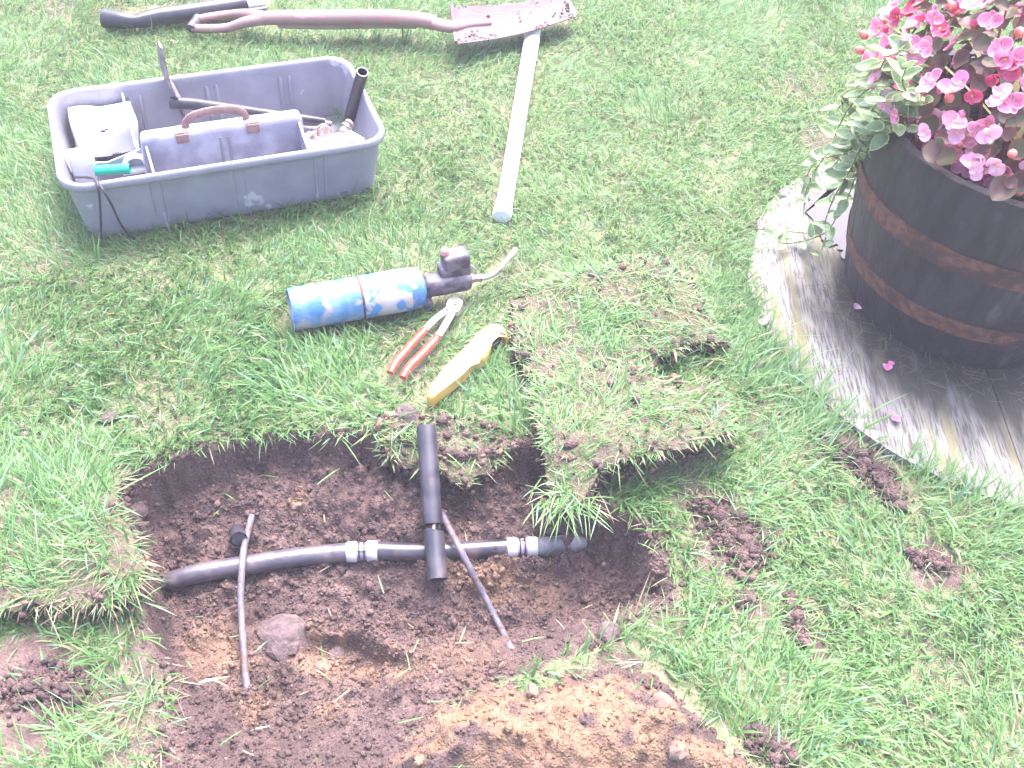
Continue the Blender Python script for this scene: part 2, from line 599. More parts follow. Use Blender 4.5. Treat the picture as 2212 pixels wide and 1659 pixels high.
def soil_color(x, y, ochre_extra=0.0):
    n1, n2 = fbm(x, y, 10, 51), fbm(x, y, 55, 52)
    t = np.clip((n1 - .3) * 1.3 + (n2 - .5) * 1.2, 0, 1)[..., None]
    c = np.array([.070, .046, .044]) * (1 - t) + np.array([.126, .084, .075]) * t
    o = np.zeros(np.shape(x)) + ochre_extra
    jx, jy = x + (fbm(x, y, 30, 53) - .5) * .07, y + (fbm(x, y, 30, 54) - .5) * .07
    for cx, cy, r in OCHREW:
        o = np.maximum(o, sstep((r - np.hypot(jx - cx, jy - cy)) / r + .15))
    o = np.clip(o * (n1 + n2 - .25), 0, 1)[..., None]
    return c * (1 - o) + (np.array([.15, .094, .066]) * (.75 + .5 * n2[..., None])) * o


def axis_lines(lo, hi, flo, fhi, fine, coarse, far):
    a = list(np.arange(lo, flo, coarse)) + list(np.arange(flo, fhi, fine)) + list(np.arange(fhi, hi + coarse, coarse))
    out0, out1, s, q0, q1 = [], [], coarse, a[0], a[-1]
    while q1 < far:
        s *= 1.35
        q0 -= s
        q1 += s
        out0.append(q0)
        out1.append(q1)
    return np.array(out0[::-1] + a + out1)


XS = axis_lines(-2.4, 2.4, -.80, .50, .0036, .035, 30)
YS = axis_lines(-.4, 4.4, .55, 1.45, .0036, .035, 30)
GX, GY = np.meshgrid(XS, YS)
gx, gy = GX.ravel(), GY.ravel()
GZ = ground_z(gx, gy)
nx, ny = len(XS), len(YS)
idx = np.arange(nx * ny).reshape(ny, nx)
Q = np.stack([idx[:-1, :-1], idx[:-1, 1:], idx[1:, 1:], idx[1:, :-1]], -1).reshape(-1, 4)
pf = np.zeros(len(gx))
sel = (gx > -1.1) & (gx < .75) & (gy > .2) & (gy < 1.7)
jx = gx[sel] + (fbm(gx[sel], gy[sel], 25, 7) - .5) * .03
jy = gy[sel] + (fbm(gx[sel], gy[sel], 25, 8) - .5) * .03
ins = inside(PITP, jx, jy)
pd = polydist(PITP, jx, jy)
pf[sel] = np.where(ins, 1, sstep(1 - pd / .02))
t1 = fbm(gx, gy, 30, 61)[:, None]
thatch = np.array([.19, .155, .105]) * (1 - t1) + np.array([.12, .165, .075]) * t1
bb = bare(gx, gy)[:, None]
sc = soil_color(gx, gy)
gcol = thatch * (1 - bb) + sc * (.9 + .5 * t1) * bb
gcol = gcol * (1 - pf[:, None]) + sc * pf[:, None]
gme = mesh_np('ground', np.stack([gx, gy, GZ], 1), Q, None, gcol, MT['ground'])
tag(link('ground', gme), 'lawn soil with a dug pit of purple brown earth', kind='structure')


# ------------------------------------------------------------------ soil crumbs (shared builder)
def ico():
    b = BM()
    bmesh.ops.create_icosphere(b, subdivisions=1, radius=1)
    v = np.array([x.co[:] for x in b.verts])
    f = np.array([[q.index for q in x.verts] for x in b.faces])
    b.free()
    return v, f


ICV, ICF = ico()
b_ = BM()
bmesh.ops.create_icosphere(b_, subdivisions=2, radius=1)
IC2V = np.array([x.co[:] for x in b_.verts])
IC2F = np.array([[q.index for q in x.verts] for x in b_.faces])
b_.free()


def crumbs(name, P, S, C, big=False, parent=None, loc=(0, 0, 0), m=None):
    """one mesh of many small irregular lumps: positions P, radii S, colours C"""
    V0, F0 = (IC2V, IC2F) if big else (ICV, ICF)
    n, k = len(P), len(V0)
    rs = np.random.default_rng(len(name) * 31 + n)
    ang = rs.uniform(0, 6.28, (n, 3))
    ca, sa = np.cos(ang), np.sin(ang)
    V = np.repeat(V0[None], n, 0) * (1 + rs.uniform(-.38, .30, (n, k, 1)))
    V = V * rs.uniform(.6, 1.2, (n, 1, 3))
    x, y, z = V[..., 0], V[..., 1], V[..., 2]
    x, y = x * ca[:, :1] - y * sa[:, :1], x * sa[:, :1] + y * ca[:, :1]
    y, z = y * ca[:, 1:2] - z * sa[:, 1:2], y * sa[:, 1:2] + z * ca[:, 1:2]
    x, z = x * ca[:, 2:] - z * sa[:, 2:], x * sa[:, 2:] + z * ca[:, 2:]
    V = np.stack([x, y, z], -1) * np.asarray(S)[:, None, None] + np.asarray(P)[:, None, :] - np.array(loc)
    F = (F0[None] + (np.arange(n) * k)[:, None, None]).reshape(-1, 3)
    Cv = np.repeat(np.asarray(C)[:, None], k, 1).reshape(-1, 3)
    me = mesh_np(name, V.reshape(-1, 3), None, F, Cv, m or MT['crumb'])
    me.polygons.foreach_set('use_smooth', np.ones(len(F), bool))
    return link(name, me, parent, loc=loc if parent is None else None)


def scatter(n, x0, x1, y0, y1, keep):
    x, y = rng.uniform(x0, x1, n), rng.uniform(y0, y1, n)
    k = keep(x, y)
    return x[k], y[k]


# crumbs over the pit floor and front slope
cx_, cy_ = scatter(60000, -.8, .5, .5, 1.45, lambda x, y: (inside(PITP, x, y) | (polydist(PITP, x, y) < np.abs(rng.normal(0, .025, len(x))))) & (fbm(x, y, 7, 71) + rng.uniform(-.25, .25, len(x)) > .45))
sz_ = np.clip(.0018 * np.exp(rng.normal(0, .62, len(cx_))), .0006, .009)
cz_ = ground_z(cx_, cy_) + sz_ * .3
cc_ = soil_color(cx_, cy_) * rng.uniform(.85, 1.35, (len(cx_), 1))
pale = rng.random(len(cx_)) < .035
cc_[pale] = np.array([.17, .11, .085]) * rng.uniform(.7, 1.4, (pale.sum(), 1))
tag(crumbs('soil_crumbs', np.stack([cx_, cy_, cz_], 1), sz_, cc_), 'loose dark soil crumbs scattered over the pit floor', kind='stuff')

# ------------------------------------------------------------------ spoil heap of sandy subsoil
hx_, hy_ = np.meshgrid(np.arange(-.25, .62, .0042), np.arange(.45, 1.0, .0042))
hs = hx_.shape
hx_, hy_ = hx_.ravel(), hy_.ravel()
hd = heap_frac(hx_, hy_)
hh = sstep((hd + .01) / .16) * .085 + (fbm(hx_, hy_, 9, 81) - .5) * .05 * sstep(hd / .05) + (np.abs(fbm(hx_, hy_, 22, 82) - .5) * .05 + domes(hx_, hy_, .028, 40, .6) * .6 * fbm(hx_, hy_, 9, 86) + domes(hx_, hy_, .012, 50) * .5) * sstep(hd / .03) + (fbm(hx_, hy_, 70, 83, 2) - .5) * .012
lump = np.exp(-(((hx_ - W2(1440, 1560, .08)[0]) / .055) ** 2 + ((hy_ - W2(1440, 1560, .08)[1]) / .045) ** 2)) * .035
HZ = ground_z(hx_, hy_) + hh + lump * sstep(hd / .03) - .012
hi_ = np.arange(hs[0] * hs[1]).reshape(hs)
HQ = np.stack([hi_[:-1, :-1], hi_[:-1, 1:], hi_[1:, 1:], hi_[1:, :-1]], -1).reshape(-1, 4)
HQ = HQ[(hd[HQ] > -.012).all(1)]
n1, n2 = fbm(hx_, hy_, 11, 84), fbm(hx_, hy_, 45, 85)
och = sstep((n1 * .75 + n2 * .45 - .50) / .16) * sstep((hd + .0) / .06)
near_k = np.maximum(sstep((.70 - hy_) / .06 + (n1 - .5) * 3), sstep((.05 - hd) / .03 + (n1 - .5) * 2) * (hx_ > .2))
och = (och * (1 - .5 * near_k))[:, None]
hc = soil_color(hx_, hy_) * 1.05 * (1 - och) + (np.array([.165, .096, .057]) * (1 - n2[:, None]) + np.array([.225, .145, .095]) * n2[:, None]) * och
used = np.unique(HQ)
remap = np.zeros(len(hx_), int)
remap[used] = np.arange(len(used))
heap_o = (.12, .66, 0)
hv = np.stack([hx_, hy_, HZ], 1)[used] - np.array(heap_o)
ht = thing('soil_heap', 'heap of orange sandy subsoil dug out in front of the pit', 'soil heap', heap_o)
link('heap_surface', mesh_np('heap_surface', hv, remap[HQ], None, hc[used], MT['ground']), ht)
k = rng.choice(np.nonzero(hd > .0)[0], 2200)
ks = np.clip(.0016 * np.exp(rng.normal(0, .6, len(k))), .0006, .009)
ko = crumbs('heap_crumbs', np.stack([hx_[k], hy_[k], HZ[k] + ks * .3], 1) - np.array(heap_o), ks, hc[k] * rng.uniform(.8, 1.3, (len(k), 1)), parent=ht)
tag(ko, kind='stuff')


def heap_z(x, y):
    i = np.argmin((hx_ - x) ** 2 + (hy_ - y) ** 2)
    return float(HZ[i])


def stone(px, py, z, s, label, m='stone', name='stone', cat='stone'):
    x, y = W2(px, py, z)
    zz = (heap_z(x, y) if heap_frac(np.array([x]), np.array([y]))[0] > 0 else gz(x, y))
    b = BM()
    bmesh.ops.create_icosphere(b, subdivisions=3, radius=1)
    sx, sy, sz = random.uniform(.8, 1.15), random.uniform(.7, 1), random.uniform(.55, .8)
    o = [random.uniform(0, 50) for _ in range(3)]
    from mathutils import noise as mn
    for v in b.verts:
        q = v.co.copy()
        d = 1 + (.2 if m == 'clod' else .45) * mn.noise(q * 1.3 + Vector(o)) + .16 * mn.noise(q * 3.1 + Vector(o)) + .10 * mn.noise(q * 7 + Vector(o))
        v.co = Vector((q.x * sx, q.y * sy, q.z * sz)) * d * s
    t = ob(name, b, MT[m], None, 35, loc=(x, y, zz + s * (-.15 if s > .04 else .2)))
    t.rotation_euler = (0, 0, random.uniform(0, 6))
    return tag(t, label, cat)


stone(1437, 1508, .07, .022, 'pale wedge shaped stone on top of the orange soil heap')
stone(1150, 1490, .05, .014, 'small ochre stone near the back edge of the soil heap')
stone(1460, 1640, .06, .018, 'pinkish stone low on the near side of the soil heap')
stone(643, 1108, -.1, .011, 'small orange stone on the dark pit floor behind the pipe')
stone(695, 1425, -.12, .016, 'ochre stone beside the round soil lump in the pit')
MT['clod'] = mat('purple_brown_clod', (.068, .046, .048), (.115, .079, .077), scale=60, rough=.9, bump=1, bscale=140)
stone(605, 1340, -.1, .052, 'big rounded lump of dark soil in front of the pipe', 'clod', 'soil_clod', 'soil clod')
stone(725, 1180 + 190, -.1, .018, 'small dark clod right of the big rounded soil lump', 'clod', 'soil_clod', 'soil clod')
stone(1310, 1390, -.03, .022, 'dark clod by the right front edge of the pit', 'clod', 'soil_clod', 'soil clod')
stone(880, 905, .0, .032, 'crumbly clod on the turf edge behind the broken pipe', 'clod', 'soil_clod', 'soil clod')
stone(235, 905, .0, .018, 'small dark clod on grass above the left turf', 'clod', 'soil_clod', 'soil clod')
stone(280, 1060, -.02, .026, 'dark clod at the back left corner of the pit', 'clod', 'soil_clod', 'soil clod')
stone(1135, 650, .03, .02, 'dark clod at the back left corner of the turf stack', 'clod', 'soil_clod', 'soil clod')


def soil_spill(pts, n, smax, label, th=.010):
    n = int(n * 3.2)
    """a patch of crumbs dropped on the grass along a polyline of photo spots"""
    P = []
    pw = [(*W2(a, b), r) for a, b, r in pts]
    for _ in range(n):
        i = random.randrange(len(pw) - 1) if len(pw) > 1 else 0
        a, b = pw[i], pw[min(i + 1, len(pw) - 1)]
        t = random.random()
        r = a[2] * (1 - t) + b[2] * t
        ang, q = random.uniform(0, 6.28), min(1.6, abs(random.gauss(0, .62)))
        x, y = a[0] * (1 - t) + b[0] * t + math.cos(ang) * q * r, a[1] * (1 - t) + b[1] * t + math.sin(ang) * q * r
        P.append((x, y, (1 - q) * th + .004))
    P = np.array(P)
    P[:, 2] += ground_z(P[:, 0], P[:, 1])
    S = np.clip(.0027 * np.exp(rng.normal(0, .65, len(P))), .001, smax)
    C = soil_color(P[:, 0], P[:, 1]) * rng.uniform(.8, 1.4, (len(P), 1))
    o = crumbs('soil_spill', P, S, C, big=False, loc=(*P[:, :2].mean(0), 0))
    return tag(o, label, 'soil')


soil_spill([(1790, 945, .03), (1850, 985, .045), (1900, 1035, .045), (1930, 1090, .02)], 330, .016, 'streak of dark crumbly soil on grass beside the wooden platform')
soil_spill([(1520, 1095, .03), (1570, 1150, .05), (1620, 1190, .055), (1600, 1220, .05)], 420, .014, 'broad patch of dark soil crumbs right of the turf stack')
soil_spill([(1705, 1290, .015), (1715, 1340, .02), (1735, 1400, .02)], 120, .014, 'thin strip of soil clods lying on the right hand grass')
soil_spill([(1590, 1300, .015), (1625, 1305, .015)], 60, .010, 'little soil smear on grass by the right pit corner')
soil_spill([(1960, 1200, .02), (2010, 1220, .03), (2045, 1235, .02)], 90, .010, 'flat soil smear among the grass at far right')
soil_spill([(20, 1500, .04), (90, 1480, .05), (170, 1505, .03)], 220, .010, 'patch of dark soil on grass near the left picture edge')
soil_spill([(1640, 1590, .03), (1700, 1640, .05)], 260, .013, 'dark soil spilled on grass right of the orange heap')

# ------------------------------------------------------------------ round wooden platform, puddle, tub
PRESS = []          # (polyline, radius): grass pressed down under things
EXCL = []           # polygons with no grass

plat = thing('wooden_platform', 'weathered round wooden platform set into the lawn under the barrel', 'platform', (DC.x, DC.y, 0))
plank_m = mat('weathered_planks', (.275, .258, .235), (.11, .096, .082), scale=22, stretch=(10, .9, 1), rough=.8, bump=1, bscale=30, lo=.48, hi=.60, c3=(.22, .195, .095), scale3=3.2, lo3=.50, hi3=.66)
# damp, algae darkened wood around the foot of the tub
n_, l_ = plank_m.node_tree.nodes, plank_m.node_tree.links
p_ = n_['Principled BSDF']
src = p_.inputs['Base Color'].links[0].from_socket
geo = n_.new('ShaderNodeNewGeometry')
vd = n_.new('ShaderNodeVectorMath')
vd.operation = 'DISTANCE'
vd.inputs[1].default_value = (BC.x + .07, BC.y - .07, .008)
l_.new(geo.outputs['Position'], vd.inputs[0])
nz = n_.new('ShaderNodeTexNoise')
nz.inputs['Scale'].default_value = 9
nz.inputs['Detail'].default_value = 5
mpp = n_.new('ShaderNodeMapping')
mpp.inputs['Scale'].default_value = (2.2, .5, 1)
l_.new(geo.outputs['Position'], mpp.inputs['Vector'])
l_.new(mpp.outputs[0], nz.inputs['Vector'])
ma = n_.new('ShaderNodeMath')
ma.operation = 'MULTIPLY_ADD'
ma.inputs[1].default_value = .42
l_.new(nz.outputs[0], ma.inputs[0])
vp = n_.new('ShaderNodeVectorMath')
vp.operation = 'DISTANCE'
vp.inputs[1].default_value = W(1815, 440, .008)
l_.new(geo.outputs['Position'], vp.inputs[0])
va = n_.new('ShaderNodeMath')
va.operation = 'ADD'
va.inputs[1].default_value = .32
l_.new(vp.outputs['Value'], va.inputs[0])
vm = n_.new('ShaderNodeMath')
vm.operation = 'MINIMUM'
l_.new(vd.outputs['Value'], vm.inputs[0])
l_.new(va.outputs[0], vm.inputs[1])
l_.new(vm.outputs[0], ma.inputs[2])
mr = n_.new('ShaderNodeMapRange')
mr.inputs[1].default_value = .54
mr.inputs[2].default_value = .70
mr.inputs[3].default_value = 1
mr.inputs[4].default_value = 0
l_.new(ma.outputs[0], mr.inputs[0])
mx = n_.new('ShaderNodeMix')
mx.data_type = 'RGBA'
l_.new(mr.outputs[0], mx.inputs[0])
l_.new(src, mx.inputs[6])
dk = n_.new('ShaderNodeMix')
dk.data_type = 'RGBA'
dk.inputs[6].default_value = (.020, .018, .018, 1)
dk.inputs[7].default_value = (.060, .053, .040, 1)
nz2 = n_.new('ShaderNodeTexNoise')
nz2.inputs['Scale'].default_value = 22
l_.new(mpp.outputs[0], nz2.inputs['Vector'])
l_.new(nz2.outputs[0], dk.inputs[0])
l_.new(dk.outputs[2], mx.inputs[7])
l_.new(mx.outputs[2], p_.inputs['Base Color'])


def plank(x0, x1, y_lo=None, y_hi=None):
    """one board of the round platform between x0 and x1, local coordinates, cut to the circle"""
    lo, hi = [], []
    for k in range(13):
        x = x0 + (x1 - x0) * k / 12
        h = math.sqrt(max(DR * DR - x * x, 1e-4))
        a, b2 = -h if y_lo is None else max(-h, y_lo), h if y_hi is None else min(h, y_hi)
        if b2 - a > .004:
            lo.append((x, a))
            hi.append((x, b2))
    if len(lo) < 2: return
    b = BM()
    extrude_outline(b, lo + hi[::-1], -.03, .006 + random.uniform(-.001, .001), .002)
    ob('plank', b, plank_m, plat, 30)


SEAM = W2(1700, 490, .02)[1] - DC.y
xs_ = [-.65, -.14, .30, .65]
for a, b2 in zip(xs_, xs_[1:]):
    plank(a + .0006, b2 - .0006, None, SEAM - .0012)
    plank(a + .0006, b2 - .0006, SEAM + .0012, None)

# puddle lying behind the tub's left flank
pud = [W2(a, b, .026) for a, b in ((1745, 440), (1775, 400), (1830, 375), (1900, 350), (1940, 400), (1920, 480), (1880, 545), (1840, 560), (1810, 520), (1780, 505), (1765, 470))]
b = BM()
cen = Vector((sum(p[0] for p in pud) / len(pud), sum(p[1] for p in pud) / len(pud), 0))
pp, _ = resample([Vector((*p, 0)) for p in pud + [pud[0]]], 0, 14)
for q in pp:
    q += Vector(((fbm(q.x, q.y, 40, 131) - .5) * .05, (fbm(q.x, q.y, 40, 132) - .5) * .07, 0))
b.faces.new([b.verts.new((p.x - cen.x, p.y - cen.y, .0)) for p in pp[:-1]])
tag(ob('puddle', b, MT['water'], loc=(cen.x, cen.y, .0102)), kind='structure')

TH, TR0, TR1 = .455, .266, .322
TZ = .0085


def tub_r(z):
    t = max(0, min(1, z / TH))
    return TR0 + (TR1 - TR0) * math.sin(t * math.pi / 2 * .97)


tub = thing('barrel_planter', 'black half barrel planter with two rusty iron hoops on round platform', 'planter', (BC.x, BC.y, TZ))
NST = 22
for i in range(NST):
    b = BM()
    a0, a1 = 2 * math.pi * (i - .003) / NST, 2 * math.pi * (i + 1.003) / NST
    dr = random.uniform(-.0006, .0006)
    grid = []
    top = TH + random.uniform(-.002, .002)
    for j in range(9):
        z = top * j / 8
        row = []
        for kk, (fa, off) in enumerate(((0, -.0008), (.06, 0), (.5, .0012), (.94, 0), (1, -.0008))):
            a = a0 + (a1 - a0) * fa
            r = tub_r(z) + dr + off - (.003 if j in (0, 8) else 0)
            row.append((r * math.cos(a), r * math.sin(a), z))
        for fa in (1, .5, 0):
            a = a0 + (a1 - a0) * fa
            r = tub_r(z) + dr - .026 + (.003 if j in (0, 8) else 0)
            row.append((r * math.cos(a), r * math.sin(a), z))
        grid.append(row)
    loft(b, grid)
    ob('stave', b, MT['stave'], tub, 50)
for z0, z1, nm in ((.262, .312, 'upper'), (.095, .137, 'lower')):
    b = BM()
    zz = [z0 + (z1 - z0) * q / 4 for q in range(5)]
    lathe(b, [(tub_r(z0) - .002, z0)] + [(tub_r(z) + .0042, z) for z in zz] + [(tub_r(z1) - .002, z1)], 72)
    h = ob('hoop', b, MT['rust'], tub, 50)
    h['label'] = 'rusty iron hoop, the %s one' % nm
b = BM()
lathe(b, [(0, .355), (.1, .365), (.2, .355), (.29, .345)], 40)
for v in b.verts: v.co.z += random.uniform(-.008, .008)
ob('potting_soil', b, MT['potting'], tub)

# dried clippings lying round the foot of the tub
nc = 420
an = rng.uniform(R(175), R(330), nc)
rr_ = .275 + np.abs(rng.normal(0, .05, nc))
CLIP = np.stack([BC.x + .01 + rr_ * np.cos(an), BC.y - .01 + rr_ * np.sin(an)], 1)

# ------------------------------------------------------------------ begonias
TUBTOP = Vector((BC.x, BC.y, TZ + TH))


def leaf_mesh(name, L, Wd, cup, mats, edge=.82, fold=.1, tip=0.0, n=14):
    """rounded leaf blade with a rim of another colour, base at the origin, pointing +X"""
    b = BM()
    c = b.verts.new((L * .45, 0, -cup * .3))
    rings = []
    for s in (.45, edge, 1.0):
        ring = []
        for k in range(n):
            a = 2 * math.pi * k / n
            x = L * .5 * (1 + s * math.cos(a)) + tip * L * max(0, math.cos(a)) ** 6 * s
            y = Wd * .5 * s * math.sin(a) * (1 - .18 * math.cos(a))
            z = cup * (s * s) * (.5 + .5 * abs(math.sin(a))) - cup * .3 + fold * abs(y) + random.uniform(-.04, .04) * L * s
            ring.append(b.verts.new((x, y, z)))
        rings.append(ring)
    for k in range(n):
        b.faces.new((c, rings[0][k], rings[0][(k + 1) % n]))
        for j in (0, 1):
            f = b.faces.new((rings[j][k], rings[j][(k + 1) % n], rings[j + 1][(k + 1) % n], rings[j + 1][k]))
            f.material_index = 1 if j == 1 else 0
    return fin(b, name, mats, 180)


def orient(d, spin=0.0, ref=Vector((0, 0, 1))):
    """rotation whose Z is d"""
    d = d.normalized()
    return (d.to_track_quat('Z', 'Y') @ Matrix.Rotation(spin, 3, 'Z').to_quaternion()).to_euler()


BL = [leaf_mesh('leaf', .058, .056, .008, [MT['beg_green'], MT['beg_edge']], .9),
      leaf_mesh('leaf', .05, .05, .010, [MT['beg_bronze'], MT['beg_edge']], .9),
      leaf_mesh('leaf', .066, .062, .012, [MT['beg_bronze'], MT['beg_green']], .7),
      leaf_mesh('leaf', .046, .042, .006, [MT['beg_green'], MT['beg_bronze']], .75)]


def petal_mesh(L, Wd, m, cup=.006):
    return leaf_mesh('petal', L, Wd, cup, [m, m], .85, .05)


PET = {}
for key in ('petal', 'petal_pale', 'petal_deep'):
    PET[key] = (petal_mesh(.034, .038, MT[key], .008), petal_mesh(.027, .022, MT[key], .004))
b = BM()
bmesh.ops.create_icosphere(b, subdivisions=2, radius=.0055)
for v in b.verts:
    v.co *= random.uniform(.75, 1.2)
CENTRE = fin(b, 'flower', MT['pollen'])
b = BM()
lathe(b, [(0, -.002), (.005, .0), (.009, .008), (.008, .016), (.003, .022), (0, .023)], 10)
BUDM = fin(b, 'bud', [MT['bud']])

beg = thing('begonia_plants', 'mass of pink begonias with bronze leaves filling the barrel', 'flowers', (BC.x, BC.y, TZ + .36))
ORG = Vector((BC.x, BC.y, TZ + .36))
CAMV = Vector((0, 0, CAM_H))
DOME_C = Vector((0, 0, .13))
DOME = Vector((.345, .345, .34))


def dome_pt(az, el, s):
    d = Vector((math.cos(el) * math.cos(az), math.cos(el) * math.sin(az), math.sin(el)))
    return DOME_C + Vector((d.x * DOME.x, d.y * DOME.y, d.z * DOME.z)) * s, d


def fibo(n, elmin):
    out = []
    for i in range(n):
        z = math.sin(elmin) + (1 - math.sin(elmin)) * (i + .5) / n
        out.append(((i * 2.39996 + random.uniform(-.2, .2)) % (2 * math.pi), math.asin(min(1, z)) + random.uniform(-.06, .06)))
    return out


cam_dir = (CAMV - (ORG + DOME_C)).normalized()


def shows(p):
    """does a spot of the dome face the photographer and fall inside the picture"""
    c = CAM_ROT.transposed() @ (ORG + p - CAMV)
    x, y = 1106 - c.x / c.z * FPX, 829.5 + c.y / c.z * FPX
    return x < 2250 and y > -40


def absorb(dst, me, loc, rot, sc=1.0):
    t = bmesh.new()
    t.from_mesh(me)
    t.transform(Matrix.Translation(loc) @ rot.to_matrix().to_4x4() @ Matrix.Scale(sc, 4))
    tmp = bpy.data.meshes.new('t')
    t.to_mesh(tmp)
    dst.from_mesh(tmp)
    bpy.data.meshes.remove(tmp)
    t.free()


n_leaf = 0
far_leaf = BM()
for shell, cnt in ((.95, 420), (.83, 260), (.66, 150)):
    for az, el in fibo(cnt, R(-38)):
        p, d = dome_pt(az, el, shell * random.uniform(.9, 1.05))
        if p.z < .0: p.z = random.uniform(.0, .06)
        hr = math.hypot(p.x, p.y)
        if p.z < .13 and hr > .235:
            p.x *= .235 / hr
            p.y *= .235 / hr
        me = random.choice(BL)
        dd = (d + Vector((0, 0, .5)) + Vector([random.uniform(-.6, .6) for _ in range(3)])).normalized()
        rot = orient(dd, random.uniform(0, 6.28))
        sc_ = random.uniform(.45, .8)
        if d.dot(cam_dir) > .0 and n_leaf < 295 and shell > .7 and shows(p):
            link('leaf', me, beg, loc=p, rot=rot, scale=[sc_] * 3)
            n_leaf += 1
        else:
            absorb(far_leaf, me, p, rot, sc_)
fl = link('leaf_mass', fin(far_leaf, 'leaf_mass', [MT['beg_bronze'], MT['beg_green']], 180), beg)
tag(fl, kind='stuff')
n_fl = 0
far_flower = BM()
pts_fl = fibo(560, R(-18))
random.shuffle(pts_fl)
for az, el in pts_fl:
    p, d = dome_pt(az, el, random.uniform(.98, 1.13))
    hr = math.hypot(p.x, p.y)
    if p.z < .16 and hr > .25:
        p.x *= .25 / hr
        p.y *= .25 / hr
        p.z = max(p.z, .09)
    if random.random() < .09:
        link('bud', BUDM, beg, loc=p, rot=orient((d + Vector((random.uniform(-.5, .5), random.uniform(-.5, .5), .3))), 0))
        continue
    key = random.choices(('petal', 'petal_pale', 'petal_deep'), (5, 3.6, 2.0))[0]
    big, small = PET[key]
    face = (d * .8 + Vector((0, -.25, .25)) + Vector([random.uniform(-.5, .5) for _ in range(3)])).normalized()
    rot = orient(face, random.uniform(0, 6.28))
    sc_ = random.uniform(.55, .84)
    if shows(p) and d.dot(cam_dir) > .05 and n_fl < 74:
        f = link('flower', CENTRE, beg, loc=p, rot=rot, scale=[sc_] * 3)
        for k in range(4):
            q = link('petal', (big, small)[k % 2], f, loc=(0, 0, .001 + .001 * (k % 2)))
            q.rotation_euler = (random.uniform(-.25, .25), random.uniform(-.75, .05), k * math.pi / 2 + random.uniform(-.2, .2))
        n_fl += 1
    elif shows(p) or random.random() < .5:
        for k in range(4):
            absorb(far_flower, (big, small)[k % 2], p, (rot.to_matrix() @ Matrix.Rotation(k * math.pi / 2, 3, 'Z') @ Matrix.Rotation(-.3, 3, 'Y')).to_euler(), sc_)
print('flowers', n_fl, 'leaves', n_leaf)
tag(link('flower_mass', fin(far_flower, 'flower_mass', [MT['petal'], MT['petal_pale']], 180), beg), kind='stuff')
HALF = []
for key in ('petal_deep', 'petal', 'petal_pale'):
    b = bmesh.new()
    for k in range(3):
        t2 = bmesh.new()
        t2.from_mesh(PET[key][k % 2])
        t2.transform(Matrix.Rotation(k * 2.1, 4, 'Z') @ Matrix.Rotation(R(-55), 4, 'Y') @ Matrix.Scale(.8, 4))
        tm = bpy.data.meshes.new('t')
        t2.to_mesh(tm)
        b.from_mesh(tm)
    HALF.append(fin(b, 'half_open_flower', MT[key], 180))
for az, el in fibo(170, R(-12)):
    p, d = dome_pt(az + .3, el, random.uniform(.97, 1.09))
    if d.dot(cam_dir) < .1 or not shows(p) or p.z < .16 and math.hypot(p.x, p.y) > .27: continue
    link('half_open_flower', random.choice(HALF), beg, loc=p, rot=orient(d + Vector([random.uniform(-.7, .7) for _ in range(3)]), random.uniform(0, 6)), scale=[random.uniform(.5, .85)] * 3)
for k in range(46):
    az, el = random.choice(pts_fl[:90])
    p, d = dome_pt(az, el, .98)
    if p.z < .2: continue
    base = Vector((p.x * .45, p.y * .45, 0))
    b = BM()
    mid = (base + p) * .5 + Vector((p.x, p.y, 0)) * .12
    tube(b, [base, mid, p], [.004, .0032, .002], 6, smooth=3)
    ob('stem', b, MT['stem_red'], beg)

# spiky cream leaves rising from the middle of the tub
spk = thing('spiky_plant', 'spiky plant with long cream green leaves rising out of the begonias', 'plant', (BC.x + .02, BC.y + .05, TZ + .36))
for az, el, L in ((150, 50, .52), (178, 42, .50), (215, 58, .5), (250, 62, .52), (60, 60, .5), (330, 55, .5), (20, 45, .5), (110, 62, .55)):
    b = BM()
    d = Vector((math.cos(R(az)) * math.cos(R(el)), math.sin(R(az)) * math.cos(R(el)), math.sin(R(el))))
    side = d.cross(Vector((0, 0, 1))).normalized()
    rows = []
    for k in range(9):
        t = k / 8
        c = d * (L * t) + Vector((0, 0, -.16 * t ** 2.2 * L))
        ww = .011 * (1 - t ** 3) * (.6 + .4 * min(1, t * 4)) + .0006
        rows.append((b.verts.new(c - side * ww + Vector((0, 0, .003))), b.verts.new(c), b.verts.new(c + side * ww + Vector((0, 0, .003)))))
    for r0, r1 in zip(rows, rows[1:]):
        for q in (0, 1): b.faces.new((r0[q], r0[q + 1], r1[q + 1], r1[q]))
    ob('leaf', b, MT['spike'], spk, 180)

